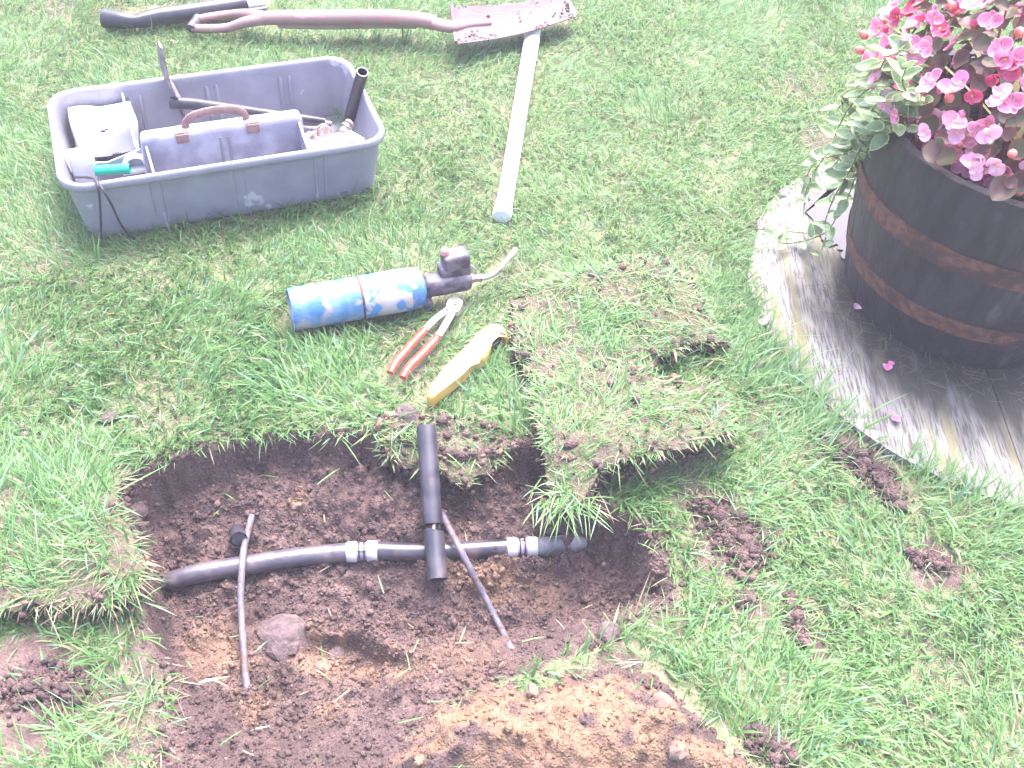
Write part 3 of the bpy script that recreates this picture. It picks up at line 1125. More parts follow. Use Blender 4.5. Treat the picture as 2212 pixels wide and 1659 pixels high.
# ------------------------------------------------------------------ trailing variegated periwinkle
vin = thing('periwinkle_vine', 'trailing cream edged green vine spilling over the left of the barrel', 'vine', (BC.x - .28, BC.y, TZ + TH))
VO = Vector((BC.x - .28, BC.y, TZ + TH))
VL = [leaf_mesh('leaf', .040, .023, .005, [MT['vin_in'], MT['vin_edge']], .87, .12, .10),
      leaf_mesh('leaf', .046, .029, .006, [MT['vin_in'], MT['vin_edge']], .89, .10, .08),
      leaf_mesh('leaf', .030, .019, .004, [MT['vin_edge'], MT['vin_in']], .60, .10, .08)]
vines = [  # photo spots with heights: from the tub rim outward and down to the boards
    [(1990, 240, .50), (1930, 190, .55), (1880, 190, .50), (1830, 240, .40), (1800, 300, .28)],
    [(2000, 200, .52), (1940, 150, .58), (1890, 150, .54), (1850, 190, .46), (1810, 235, .38)],
    [(1990, 260, .50), (1920, 240, .52), (1870, 260, .46), (1840, 310, .34), (1790, 370, .18)],
    [(1980, 270, .50), (1910, 270, .50), (1870, 300, .42), (1840, 360, .28), (1800, 430, .12), (1775, 500, .05)],
    [(2000, 230, .52), (1930, 220, .56), (1890, 230, .50), (1860, 280, .40), (1830, 330, .30), (1760, 350, .20), (1730, 420, .08)],
    [(1990, 250, .50), (1900, 255, .52), (1850, 300, .38), (1790, 330, .26), (1745, 400, .12), (1735, 470, .06)],
    [(1970, 262, .49), (1900, 300, .44), (1860, 350, .30), (1830, 430, .14), (1790, 500, .05), (1770, 555, .03)],
    [(2000, 160, .56), (1960, 110, .64), (1920, 120, .62), (1900, 150, .56)],
    [(2010, 240, .52), (1960, 200, .58), (1950, 170, .62), (1960, 140, .66)],
    [(1790, 500, .05), (1740, 520, .03), (1690, 525, .035), (1670, 505, .04)],
    [(1990, 262, .49), (1930, 300, .43), (1890, 330, .34), (1870, 300, .34), (1830, 290, .36)],
]
nv = 0
for ch in vines:
    P = [W(a, b2, z) - VO for a, b2, z in ch]
    P, _ = resample(P, 0, 8)
    b = BM()
    tube(b, P[::2] + [P[-1]], .0016, 5)
    ob('stem', b, MT['vin_stem'], vin)
    acc = 0
    side = 1
    for p, q in zip(P, P[1:]):
        acc += (q - p).length
        if acc > .023 and nv < 280:
            acc = 0
            t = (q - p).normalized()
            for s in (-1, 1):
                if random.random() < .22: continue
                sd = t.cross(Vector((0, 0, 1))) * s
                d = (sd * random.uniform(.5, 1.1) + t * random.uniform(.1, .7) + Vector((random.uniform(-.3, .3), random.uniform(-.3, .3), random.uniform(-.1, .5)))).normalized()
                up = (Vector((-.2, -.35, .9)) + Vector([random.uniform(-.5, .5) for _ in range(3)]))
                zz = (up - d * up.dot(d)).normalized()
                rot = Matrix((d, zz.cross(d), zz)).transposed().to_euler()
                low = p.z + VO.z
                me = VL[2] if (low < .15 and random.random() < .5) or random.random() < .12 else random.choice(VL[:2])
                link('leaf', me, vin, loc=p, rot=rot, scale=[random.uniform(.7, 1.1)] * 3)
                nv += 1

# fallen petals and blossoms
for px, py, key, lab in ((1858, 660, 'petal_pale', 'fallen pale pink petal against the foot of the barrel'), (1916, 787, 'petal', 'fallen pink petal on the damp planks'),
                         (1747, 380, 'petal_deep', 'fallen coral petal at the far end of the platform'), (1690, 412, 'petal', 'fallen magenta petal on grass beside the platform'),
                         (1648, 690, 'petal_pale', 'pale petal at the left edge of the platform'), (1925, 900, 'petal', 'small curled pink petal on the near planks')):
    b = bmesh.new()
    b.from_mesh(PET[key][0])
    t2 = bmesh.new()
    t2.from_mesh(PET[key][1])
    t2.transform(Matrix.Rotation(2.0, 4, 'Z') @ Matrix.Translation((.003, 0, .002)))
    tm = bpy.data.meshes.new('t')
    t2.to_mesh(tm)
    b.from_mesh(tm)
    o = ob('fallen_petal', b, MT[key], None, 180, loc=W(px, py, .014), rot=(0, 0, random.uniform(0, 6)), scale=[.6] * 3)
    tag(o, lab, 'petal', 'petals fallen round the barrel')

# ------------------------------------------------------------------ tool tray
RZ = .17
tc_ = [W(*p, RZ) for p in ((97, 200), (740, 128), (832, 310), (160, 400))]
tcen = sum(tc_, Vector()) / 4
long_ = ((tc_[1] - tc_[0]) + (tc_[2] - tc_[3])) / 2
short_ = ((tc_[0] - tc_[3]) + (tc_[1] - tc_[2])) / 2
TL, TW = long_.length * 1.045, short_.length * 1.03
a_l = math.atan2(long_.y, long_.x)
a_s = math.atan2(short_.y, short_.x) - math.pi / 2
tyaw = a_l * .55 + a_s * .45
TB = Vector((tcen.x, tcen.y, .004))
tray = thing('tool_tray', 'grey plastic tool tote with brown carry handle on the lawn', 'tool tray', TB, (0, 0, tyaw))
TINV = (Matrix.Translation(TB) @ Matrix.Rotation(tyaw, 4, 'Z')).inverted()


def TLc(px, py, z):
    """photo spot -> tray local"""
    return TINV @ W(px, py, z)


def lerp(a, b, t): return a + (b - a) * t


LB, WB = TL - .065, TW - .06           # bottom size


def tray_loop(t, z, off):
    return [(x, y, z) for x, y in rrect(lerp(LB, TL - .022, t) + off, lerp(WB, TW - .022, t) + off, lerp(.035, .055, t) + off / 2)]


b = BM()
loops = [tray_loop(0, 0, -.012), tray_loop(0, .003, -.002), tray_loop(.06, .012, 0)]
for q in range(1, 8): loops.append(tray_loop(.06 + .90 * q / 7, .012 + .140 * q / 7, 0))
for off, z in ((.012, .151), (.020, .153), (.023, .158), (.023, .165), (.020, .170), (.014, .1725), (.004, .1725), (-.004, .170), (-.008, .164)):
    loops.append(tray_loop(1, z, off))
for q in range(7, 0, -1): loops.append(tray_loop(.06 + .90 * q / 7, .012 + .140 * q / 7, -.008))
loops.append(tray_loop(.03, .008, -.012))
loft(b, loops)
ob('body', b, MT['tray'], tray, 50)


def wall_y(z): return lerp(WB, TW - .022, .06 + .9 * (z - .012) / .14) / 2


for fx in (-.23, .02, .27):
    for dx in (-.011, .011):
        b = BM()
        tube(b, [(fx * TL + dx * (1 + z), -wall_y(z) - .0002, z) for z in (.016, .05, .1, .135, .146)], [.002, .0028, .0028, .0028, .0015], 8)
        ob('rib', b, MT['tray'], tray)
        b = BM()
        tube(b, [(fx * TL + dx * (1 + z), wall_y(z) - .0045, z) for z in (.012, .05, .1, .13, .14)], [.004, .005, .005, .006, .003], 8)
        ob('rib', b, MT['tray'], tray)
# raised centre box carrying the handle, and partitions
cx0, cx1 = TLc(300, 300, .15).x, TLc(648, 250, .15).x
cy = TLc(480, 272, .17).y
cmx, cw = (cx0 + cx1) / 2, cx1 - cx0
b = BM()
lps = []
for z, dl, ww in ((.008, 0, .052), (.12, 0, .044), (.160, -.004, .040), (.172, -.012, .034), (.176, -.024, .022)):
    lps.append([(cmx + x, cy + y, z) for x, y in rrect(cw + dl, ww, .010, 4)])
loft(b, lps)
ob('centre_divider', b, MT['tray_lid'], tray, 50)
for dx in (-.010, .010):
    b = BM()
    tube(b, [(cmx + dx, cy - .0245 + .0026 * z * 10, z) for z in (.012, .08, .13, .15)], .004, 8)
    ob('rib', b, MT['tray'], tray)


def partition(x0, y0, x1, y1, z0, z1, th=.005):
    b = BM()
    d = Vector((x1 - x0, y1 - y0, 0))
    nn = d.normalized().cross(Vector((0, 0, 1))) * th / 2
    loft(b, [[(x0 + s * nn.x, y0 + s * nn.y, z) for s, z in ((-1, .009), (1, .009), (1, z0), (-1, z0))],
             [(x0 + d.x * .5 + s * nn.x, y0 + d.y * .5 + s * nn.y, z) for s, z in ((-1, .009), (1, .009), (1, lerp(z0, z1, .5) - .018), (-1, lerp(z0, z1, .5) - .018))],
             [(x1 + s * nn.x, y1 + s * nn.y, z) for s, z in ((-1, .009), (1, .009), (1, z1), (-1, z1))]])
    ob('partition', b, MT['tray_lid'], tray, 40)


ywf, ywb = -wall_y(.1) + .006, wall_y(.1) - .006
partition(cx0 + .012, cy - .020, cx0 + .018, ywf, .155, .135)
partition(cx1 - .012, cy - .020, cx1 - .006, ywf, .160, .135)
partition(cx0 - .01, cy + .020, cx0 - .014, ywb, .130, .155)
partition(cx0 - .002, cy + .002, -lerp(LB, TL - .022, .6) / 2 + .008, cy + .002, .135, .125)
# carry handle
h0, h1 = TLc(393, 292, .175), TLc(543, 262, .175)
for hh_ in (h0, h1):
    b = BM()
    box(b, (hh_.x, cy - .006, .1755), (.030, .034, .005), .002)
    box(b, (hh_.x, cy - .024, .162), (.030, .004, .024), .0015)
    ob('handle_bracket', b, MT['rust_strap'], tray)
b = BM()
x0, x1 = h0.x + .012, h1.x - .010
tube(b, [(x0, cy, .178), (x0 + .006, cy, .192), (x0 + .025, cy, .205), ((x0 + x1) / 2, cy, .210), (x1 - .025, cy, .205), (x1 - .006, cy, .192), (x1, cy, .178)], [.006, .0065, .007, .0075, .007, .0065, .006], 10, sx=1.5, sy=.7, smooth=4)
ob('handle', b, MT['rust_strap'], tray)
EXCL.append([tuple((Matrix.Translation(TB) @ Matrix.Rotation(tyaw, 4, 'Z') @ Vector((x, y, 0)))[:2]) for x, y in rrect(LB - .01, WB - .01, .03, 2)])


def crumple(b, amp, sc, seed):
    from mathutils import noise as mn
    for v in b.verts:
        q = v.co * sc + Vector((seed, seed * 2.1, 0))
        v.co += Vector((mn.noise(q), mn.noise(q + Vector((9, 0, 0))), mn.noise(q + Vector((0, 9, 0))))) * amp


def subbox(b, c, s, cuts=6, rot=None):
    m = Matrix.Translation(c) @ (rot.to_4x4() if rot else Matrix()) @ Matrix.Diagonal((*s, 1))
    r = bmesh.ops.create_cube(b, size=1, matrix=m)
    bmesh.ops.subdivide_edges(b, edges=list({e for v in r['verts'] for e in v.link_edges}), cuts=cuts, use_grid_fill=True)


# crumpled white packet in the back left compartment
pc = W(226, 275, .105)
pk = thing('white_packet', 'crumpled white paper packet with black print inside the grey tray', 'packet', (pc.x, pc.y, .012), (0, 0, tyaw))
b = BM()
subbox(b, (0, 0, .085), (.145, .075, .10), 9, Matrix.Rotation(R(-14), 3, 'X'))
crumple(b, .016, 14, 3)
ob('wrapper', b, MT['paper'], pk, 30)
for k, (x, z, wx, wz) in enumerate(((-.045, .045, .012, .008), (-.038, .04, .007, .010), (-.005, .108, .010, .004), (.004, .111, .006, .003), (-.030, .033, .008, .005))):
    b = BM()
    subbox(b, (x, -.0425 - (z - .085) * -.25 - .004, z), (wx, .002, wz), 1)
    ob('print_mark', b, MT['ink'], pk)

# short digging tool: thin upright blade with a dark handle
e0, e1 = W(346, 97, .31), W(383, 262, .05)
th_ = thing('mattock', 'short mattock with thin upright blade and dark handle in the grey tray', 'hand tool', W(383, 262, .012))
O = th_.location.copy()
b = BM()
dv = (e1 - e0)
view = (CAMV - (e0 + e1) / 2).normalized()
wd = (view - dv.normalized() * view.dot(dv.normalized())).normalized()
wd = (wd + Vector((.22, 0, 0))).normalized()
tk = dv.cross(wd).normalized()
secs = []
for t, hw, bend in ((0, .010, 0), (.05, .022, .001), (.3, .036, .004), (.5, .042, .0), (.58, .040, -.010), (.68, .034, -.016), (.85, .026, -.016), (1, .018, -.022)):
    c = e0 + dv * t + tk * bend - O
    h_ = .003 + .004 * t
    secs.append([c - wd * hw - tk * h_ * .4, c - wd * hw * .5 - tk * h_, c + wd * hw * .5 - tk * h_, c + wd * hw - tk * h_ * .4, c + wd * hw + tk * h_ * .4, c + wd * hw * .5 + tk * h_, c - wd * hw * .5 + tk * h_, c - wd * hw + tk * h_ * .4])
loft(b, secs)
ob('blade', b, MT['iron'], th_, 30)
b = BM()
tube(b, [W(368, 222, .145) - O, W(430, 226, .142) - O, W(560, 243, .128) - O, W(702, 262, .10) - O], [.015, .0145, .0115, .0085], 12, smooth=4)
ob('handle', b, MT['black_dull'], th_)

# other dark bar lying below it
t_ = thing('steel_bar', 'thin dark steel bar low in the right end of the grey tray', 'tool', W(690, 275, .06))
b = BM()
tube(b, [W(640, 262, .075) - t_.location, W(715, 268, .06) - t_.location], [.009, .008], 10)
tube(b, [W(655, 285, .075) - t_.location, W(700, 280, .06) - t_.location], [.013, .011], 10)
ob('bar', b, MT['iron'], t_)

# black pipe offcut standing in the tray
pa, pb = W(752, 268, .055), W(783, 155, .24)
t_ = thing('pipe_offcut', 'short black pipe offcut standing upright in the grey tray', 'pipe', pa)
b = BM()
pipe(b, [Vector(), pb - pa], .0155, .003, 18)
ob('pipe', b, MT['black'], t_)

# white rag, valves and hose clips in the right compartment
rc = W(722, 306, .115)
t_ = thing('white_rag', 'crumpled white rag at the right end of the grey tray', 'rag', (rc.x, rc.y, .012), (0, 0, tyaw))
b = BM()
subbox(b, (0, 0, .065), (.135, .06, .085), 10)
crumple(b, .024, 17, 8)
ob('cloth', b, MT['rag'], t_, 60)
for k, (px, py, z, s, lab) in enumerate(((700, 284, .125, 1.0, 'ribbed dirty pipe fitting resting on the white rag'), (672, 296, .12, .8, 'smaller grubby pipe fitting left of the ribbed one'), (748, 275, .125, .75, 'dirty brass fitting at the foot of the upright pipe offcut'))):
    c = W(px, py, z)
    t_ = thing('pipe_fitting', lab, 'pipe fitting', c, (R(70), R(20 * k), tyaw + k))
    b = BM()
    prof = [(0, -.022), (.012, -.022)]
    for q in range(5): prof += [(.016, -.016 + q * .006), (.013, -.013 + q * .006)]
    prof += [(.018, .014), (.018, .022), (.010, .024), (0, .024)]
    lathe(b, [(r * s, z_ * s) for r, z_ in prof], 16)
    ob('body', b, MT['brass'], t_)
    b = BM()
    lathe(b, [(.0185 * s, -.004 * s), (.0195 * s, -.004 * s), (.0195 * s, .003 * s), (.0185 * s, .003 * s), (.0185 * s, -.004 * s)], 16)
    ob('clip_band', b, MT['steel'], t_)

# white box, green tube and clips in the front left compartment
c = W(177, 350, .115)
t_ = thing('white_box', 'small upright white box in the front left corner of the grey tray', 'box', (c.x, c.y, .02), (R(8), 0, tyaw + .1))
b = BM()
box(b, (0, 0, .07), (.055, .028, .14), .004)
ob('shell', b, MT['white'], t_)
b = BM()
box(b, (0, -.0015, .1415), (.040, .020, .003), .001)
ob('lid', b, MT['white'], t_)
c0, c1 = W(206, 369, .115), W(281, 364, .118)
t_ = thing('green_tube', 'green plastic tube lying in the front left of the grey tray', 'tube', (c0 + c1) / 2)
b = BM()
pipe(b, [c0 - t_.location, (c1 + c0) / 2 - t_.location, c1 - t_.location], .0125, .002, 16)
ob('tube', b, MT['green'], t_)
c = W(292, 352, .105)
t_ = thing('pipe_clip', 'white plastic pipe clip behind the green tube in the tray', 'clip', c, (0, 0, tyaw))
b = BM()
for a0 in (25,):
    pts = [(math.cos(R(a)) * .022, 0, math.sin(R(a)) * .022) for a in range(a0, 180 - a0 + 1, 10)]
    tube(b, [(-.03, 0, -.01)] + pts[::-1] + [(.035, 0, -.01)], .006, 8, sx=2.2)
ob('hoop', b, MT['white'], t_)
b = BM()
box(b, (.004, 0, -.016), (.075, .03, .012), .003)
ob('foot', b, MT['white'], t_)
c = W(255, 347, .105)
t_ = thing('wire_brush', 'little dark bristle tuft behind the green tube in the tray', 'brush', c, (0, 0, tyaw))
b = BM()
for k in range(60):
    d = Vector((random.uniform(-.6, .6), random.uniform(-.6, .6), 1)).normalized()
    tube(b, [Vector((random.uniform(-.008, .008), random.uniform(-.006, .006), 0)), d * random.uniform(.014, .022)], .0006, 4)
ob('bristles', b, MT['lead'], t_)
b = BM()
box(b, (0, 0, -.02), (.022, .018, .045), .003)
ob('ferrule', b, MT['iron'], t_)
# black lead over the rim
t_ = thing('black_lead', 'thin black twin lead hanging over the front rim of the grey tray', 'cable', W(205, 386, .175))
O = t_.location.copy()
for ch in ([(162, 383, .165), (185, 383, .180), (204, 387, .182), (212, 405, .180), (216, 440, .135), (218, 480, .07), (219, 522, .012)],
           [(170, 383, .165), (190, 383, .181), (206, 387, .182), (222, 410, .178), (240, 440, .140), (256, 475, .085), (272, 500, .04), (292, 517, .012)]):
    b = BM()
    tube(b, [W(*q) - O for q in ch], .0028, 8, smooth=5)
    ob('strand', b, MT['lead'], t_)

# ------------------------------------------------------------------ spade
s0, s1 = W(970, 52, .045), W(1238, 22, .03)
t_ = thing('spade', 'muddy steel spade with faded red shaft lying on the grass', 'spade', W(970, 52, 0))
O = t_.location.copy()
# blade: outline measured on the lawn, dished
cor = [W(975, 12, .105), W(1222, -14, .085), W(1242, 36, .072), W(985, 95, .072)]
secs_t, secs_b = [], []
b = BM()
NB, NW = 14, 10
top, bot = [], []
for i in range(NB + 1):
    u = i / NB
    rt, rb = [], []
    for j in range(NW + 1):
        v = j / NW
        p = (cor[0] * (1 - u) + cor[1] * u) * (1 - v) + (cor[3] * (1 - u) + cor[2] * u) * v
        ax = (cor[1] - cor[0]).normalized()
        p = p + ax * (.018 * (1 - (2 * v - 1) ** 2) * u ** 4) - ax * (.0 * (1 - u))
        p = p + Vector((0, 0, -.020 * (1 - (2 * v - 1) ** 2) * (1 - .3 * u))) + Vector((0, 0, -.014 * math.sin(u * math.pi)))
        rt.append(b.verts.new(p - O))
        rb.append(b.verts.new(p - O + Vector((0, 0, -.0028))))
    top.append(rt)
    bot.append(rb)
for i in range(NB):
    for j in range(NW):
        b.faces.new((top[i][j], top[i][j + 1], top[i + 1][j + 1], top[i + 1][j]))
        b.faces.new((bot[i][j], bot[i + 1][j], bot[i + 1][j + 1], bot[i][j + 1]))
for i in range(NB):
    b.faces.new((top[i][0], top[i + 1][0], bot[i + 1][0], bot[i][0]))
    b.faces.new((top[i][NW], bot[i][NW], bot[i + 1][NW], top[i + 1][NW]))
for j in range(NW):
    b.faces.new((top[0][j], bot[0][j], bot[0][j + 1], top[0][j + 1]))
    b.faces.new((top[NB][j], top[NB][j + 1], bot[NB][j + 1], bot[NB][j]))
ob('blade', b, MT['blade'], t_, 40)
# treads: folded lip on the shoulder of the blade
b = BM()
tube(b, [cor[0] - O + Vector((0, 0, .004)), cor[0] * .55 + cor[3] * .45 - O + Vector((0, 0, -.010))], .006, 8)
tube(b, [cor[0] * .35 + cor[3] * .65 - O + Vector((0, 0, -.010)), cor[3] - O + Vector((0, 0, .004))], .006, 8)
ob('tread', b, MT['blade'], t_)
b = BM()
tube(b, [W(1060, 48, .062) - O, W(1010, 52, .066) - O, W(970, 58, .074) - O, W(935, 50, .080) - O], [.010, .017, .021, .022], 14, sy=.8, smooth=4)
ob('socket', b, MT['red_paint'], t_)
b = BM()
tube(b, [W(940, 50, .074) - O, W(900, 42, .082) - O, W(820, 37, .085) - O, W(700, 38, .078) - O, W(610, 38, .068) - O, W(560, 40, .060) - O], [.022, .0225, .0225, .022, .021, .020], 16, sx=1.0, smooth=5)
ob('shaft', b, MT['red_paint'], t_)
b = BM()
tube(b, [W(900, 52, .055) - O, W(820, 50, .052) - O, W(700, 52, .048) - O, W(600, 52, .044) - O], [.014, .016, .016, .012], 12, smooth=4)
ob('shaft_underside', b, MT['wood_shaft'], t_)
b = BM()
tube(b, [W(575, 40, .062) - O, W(530, 48, .052) - O, W(490, 60, .030) - O, W(440, 62, .026) - O, W(415, 60, .026) - O], [.019, .016, .013, .013, .012], 10, smooth=4)
tube(b, [W(575, 38, .062) - O, W(535, 30, .050) - O, W(500, 30, .040) - O, W(455, 36, .038) - O, W(425, 42, .034) - O], [.018, .015, .012, .012, .012], 10, smooth=4)
ob('fork', b, MT['red_paint'], t_)
b = BM()
tube(b, [W(412, 62, .028) - O, W(428, 38, .036) - O], .014, 12)
ob('grip', b, MT['dark_grip'], t_)
# mud caked on the blade
P = []
for _ in range(900):
    u, v = random.random(), random.random()
    if fbm(np.array([u * 2]), np.array([v]), 3.5, 91)[0] < .60: continue
    p = (cor[0] * (1 - u) + cor[1] * u) * (1 - v) + (cor[3] * (1 - u) + cor[2] * u) * v + Vector((0, 0, -.020 * (1 - (2 * v - 1) ** 2) * (1 - .3 * u) - .014 * math.sin(u * math.pi)))
    P.append((p - O)[:])
P = np.array(P)
mo = crumbs('mud', P, .0012 + .005 * rng.power(.25, len(P)), np.tile([.11, .075, .078], (len(P), 1)) * rng.uniform(.7, 1.3, (len(P), 1)), big=False, parent=t_)
tag(mo, kind='stuff')
PRESS.append(([W2(420, 60), W2(570, 45), W2(960, 55)], .03))
EXCL.append([tuple((c - Vector((0, 0, 0)))[:2]) for c in (W(985, 20, .03), W(1215, -5, .03), W(1232, 30, .03), W(995, 85, .03))])

# ------------------------------------------------------------------ pick with pale handle, head under the spade blade
t_ = thing('pickaxe', 'pale wooden pick handle reaching out from under the spade blade', 'pickaxe', W(1150, 70, 0))
O = t_.location.copy()
b = BM()
tube(b, [W(1152, 60, .022) - O, W(1148, 90, .022) - O, W(1128, 210, .022) - O, W(1100, 380, .022) - O, W(1089, 440, .023) - O, W(1086, 458, .023) - O, W(1084, 468, .022) - O],
     [.024, .024, .0215, .0205, .0215, .0245, .023], 16, sx=1.0, sy=.85, smooth=4)
ob('handle', b, MT['pale_wood'], t_)
b = BM()
hc0, hc1 = W(1075, 48, .014) - O, W(1225, 12, .014) - O
tube(b, [hc0, hc0 * .5 + hc1 * .5, hc1], [.006, .018, .006], 8, sy=.7, smooth=3)
ob('head', b, MT['iron'], t_)
PRESS.append(([W2(1150, 70), W2(1085, 468)], .022))

# ------------------------------------------------------------------ black pipe with white end, back left
t_ = thing('black_pipe', 'black pipe with crimped end and white tip behind the spade handle', 'pipe', W(380, 35, 0))
O = t_.location.copy()
b = BM()
path = [W(228, 40, .03), W(262, 44, .034), W(292, 46, .035), W(310, 43, .035), W(345, 36, .036), W(430, 24, .036), W(532, 8, .036)]
pr, rr = resample([q - O for q in path], [.029, .025, .019, .023, .026, .026, .0255], 4)
tube(b, pr, rr, 16)
ob('pipe', b, MT['black'], t_)
b = BM()
tube(b, [W(530, 8, .036) - O, W(568, 2, .036) - O], [.022, .021], 16)
ob('end_plug', b, MT['white'], t_)
b = BM()
tube(b, [W(500, 30, .02) - O, W(575, 22, .02) - O], [.012, .014], 10)
ob('strap', b, MT['black'], t_)
PRESS.append(([W2(225, 40), W2(570, 0)], .03))

# ------------------------------------------------------------------ blowtorch
a0, a1 = W(628, 672, .049), W(912, 622, .049)
tx = (a1 - a0)
tor = thing('blowtorch', 'gas blowtorch with worn blue cylinder and bent steel nozzle on grass', 'blowtorch', (a0.x, a0.y, .005), (0, 0, math.atan2(tx.y, tx.x)))
CL, CR = tx.length, .0475
TI = (Matrix.Translation((a0.x, a0.y, .005)) @ Matrix.Rotation(math.atan2(tx.y, tx.x), 4, 'Z')).inverted()
zc = .0475


def shift(b, z=zc):
    for v in b.verts: v.co.z += z


b = BM()
prof = [(0, .012), (CR * .84, .010), (CR * .90, .002), (CR * .96, 0), (CR, .006), (CR, .030), (CR * .985, .034), (CR, .038), (CR, CL * .51)]
lathe(b, prof, 40, 'X')
shift(b)
ob('lower_cylinder', b, MT['blue'], tor, 35)
b = BM()
lathe(b, [(CR, CL * .51), (CR * 1.012, CL * .513), (CR * 1.012, CL * .525), (CR, CL * .528)], 40, 'X')
shift(b)
ob('seam_ring', b, MT['rust'], tor, 35)
b = BM()
lathe(b, [(CR, CL * .528), (CR, CL * .92), (CR * .97, CL * .96), (CR * .86, CL * .99), (CR * .55, CL * 1.01), (.018, CL * 1.02), (0, CL * 1.02)], 40, 'X')
shift(b)
ob('upper_cylinder', b, MT['blue'], tor, 35)
b = BM()
lathe(b, [(CR * 1.004, CL * .53), (CR * 1.007, CL * .535), (CR * 1.007, CL * .88), (CR * 1.004, CL * .885)], 40, 'X')
shift(b)
ob('paper_label', b, MT['label'], tor, 35)
b = BM()
hx = CL + .005
box(b, (hx + .052, 0, zc), (.115, .047, .046), .016, 4)
lathe(b, [(.024, hx - .006), (.026, hx - .002), (.026, hx + .01), (.024, hx + .014)], 20, 'X')
ob('head', b, MT['torch'], tor, 40)
b = BM()
rotb = Matrix.Rotation(R(-6), 3, 'Y')
box(b, (hx + .075, .010, zc + .045), (.062, .042, .062), .009, 3, rotb)
box(b, (hx + .060, .010, zc + .028), (.05, .040, .03), .008, 3)
ob('valve_housing', b, MT['torch'], tor, 40)
b = BM()
lathe(b, [(0, 0), (.010, 0), (.010, .008), (.008, .012), (0, .013)], 16)
o = ob('trigger_button', b, MT['pink_button'], tor, 40, loc=(hx + .05, .012, zc + .074))
noz = [TI @ W(*q) for q in ((1012, 602, .052), (1045, 600, .05), (1070, 590, .045), (1092, 566, .04), (1108, 548, .038), (1114, 541, .038))]
b = BM()
tube(b, noz, [.0075, .0065, .006, .006, .0075, .0085], 12, smooth=5)
ob('nozzle', b, MT['steel'], tor)
b = BM()
d = (noz[1] - noz[0]).normalized()
tube(b, [noz[0] - d * .02, noz[0] + d * .012], .011, 6)
tube(b, [noz[0] + d * .012, noz[0] + d * .03], .009, 12)
ob('nut', b, MT['brass'], tor, 30)
b = BM()
tube(b, [noz[0] + Vector((-.014, .008, .030)), noz[0] + Vector((.004, .006, .034)), noz[0] + Vector((.016, .004, .022)), noz[0] + Vector((.018, .002, .008))], .0025, 8, smooth=4)
ob('wire_guard', b, MT['steel'], tor)
PRESS.append(([W2(632, 690), W2(915, 632)], .04))
PRESS.append(([W2(915, 625), W2(1015, 605)], .03))
PRESS.append(([W2(1015, 602), W2(1060, 596), W2(1112, 542)], .012))

# ------------------------------------------------------------------ cutters with red grips
t_ = thing('cutters', 'steel cutters with long red plastic grips lying on the grass', 'cutters', W(930, 730, 0))
O = t_.location.copy()


def zoom(zx, zy): return (587.5 + zx * .2578, 501 + zy * .2578)


def ztube(b, pts, rad, z, **k):
    tube(b, [W(*zoom(x, y), z) - O for x, y in pts], rad, **k)


for pts in (((992, 1180), (1040, 1090), (1150, 960), (1285, 815)), ((1095, 1220), (1150, 1130), (1270, 1010), (1400, 865))):
    b = BM()
    ztube(b, pts, [.0075, .0095, .0095, .0085], .027, seg=12, sx=1.0, sy=.7, smooth=4)
    ob('grip', b, MT['red'], t_)
b = BM()
ztube(b, ((1280, 822), (1340, 755), (1420, 690), (1480, 650), (1530, 620)), [.0075, .0085, .009, .010, .011], .024, seg=10, sy=.55, smooth=3)
ob('arm', b, MT['steel'], t_)
b = BM()
ztube(b, ((1395, 872), (1450, 780), (1500, 690), (1505, 630), (1515, 590)), [.0075, .0085, .009, .011, .012], .031, seg=10, sy=.55, smooth=3)
ob('arm', b, MT['steel'], t_)
b = BM()
out = [(1455, 660), (1465, 600), (1490, 565), (1530, 560), (1575, 575), (1600, 600), (1590, 640), (1565, 680), (1540, 690), (1545, 640), (1520, 625), (1505, 670)]
extrude_outline(b, [tuple((W(*zoom(x, y), .028) - O)[:2]) for x, y in out], .020, .036, .002)
ob('jaw', b, MT['steel'], t_, 35)
b = BM()
c = W(*zoom(1540, 595), .037) - O
bmesh.ops.create_cone(b, cap_ends=True, segments=16, radius1=.006, radius2=.005, depth=.004, matrix=Matrix.Translation(c))
ob('pivot', b, MT['iron'], t_)
PRESS.append(([W2(840, 805), W2(985, 655)], .022))
PRESS.append(([W2(870, 818), W2(985, 655)], .022))

# ------------------------------------------------------------------ yellow pipe cutter
t_ = thing('pipe_cutter', 'worn yellow hooked pipe cutter lying on the grass beside the turf', 'pipe cutter', W(1000, 790, 0))
O = t_.location.copy()
out = [(1300, 1370), (1305, 1335), (1330, 1290), (1390, 1205), (1450, 1130), (1540, 1040), (1640, 950), (1690, 890), (1740, 830), (1780, 790), (1820, 770), (1865, 762), (1905, 766), (1940, 790), (1962, 830), (1978, 872),
       (1966, 890), (1945, 868), (1918, 855), (1888, 860), (1862, 880), (1845, 925), (1828, 975), (1806, 1022), (1770, 1062), (1720, 1085), (1670, 1120), (1600, 1190), (1500, 1270), (1420, 1330), (1370, 1370), (1330, 1386)]
b = BM()
extrude_outline(b, [tuple((W(*zoom(x, y), .040) - O)[:2]) for x, y in out], .012, .040, .006)
ob('body', b, MT['yellow'], t_, 50)
b = BM()
out = [(1835, 960), (1858, 895), (1890, 872), (1925, 878), (1945, 893), (1905, 925), (1860, 955), (1825, 985)]
extrude_outline(b, [tuple((W(*zoom(x, y), .028) - O)[:2]) for x, y in out], .016, .030, .001)
ob('blade', b, MT['black_dull'], t_)
for zx, zy, r in ((1752, 1005, .0065), (1735, 885, .004)):
    b = BM()
    c = W(*zoom(zx, zy), .0405) - O
    lathe(b, [(0, .003), (r * .5, .003), (r, .0015), (r, -.002), (0, -.002)], 14)
    ob('rivet', b, MT['brass'], t_, loc=c)
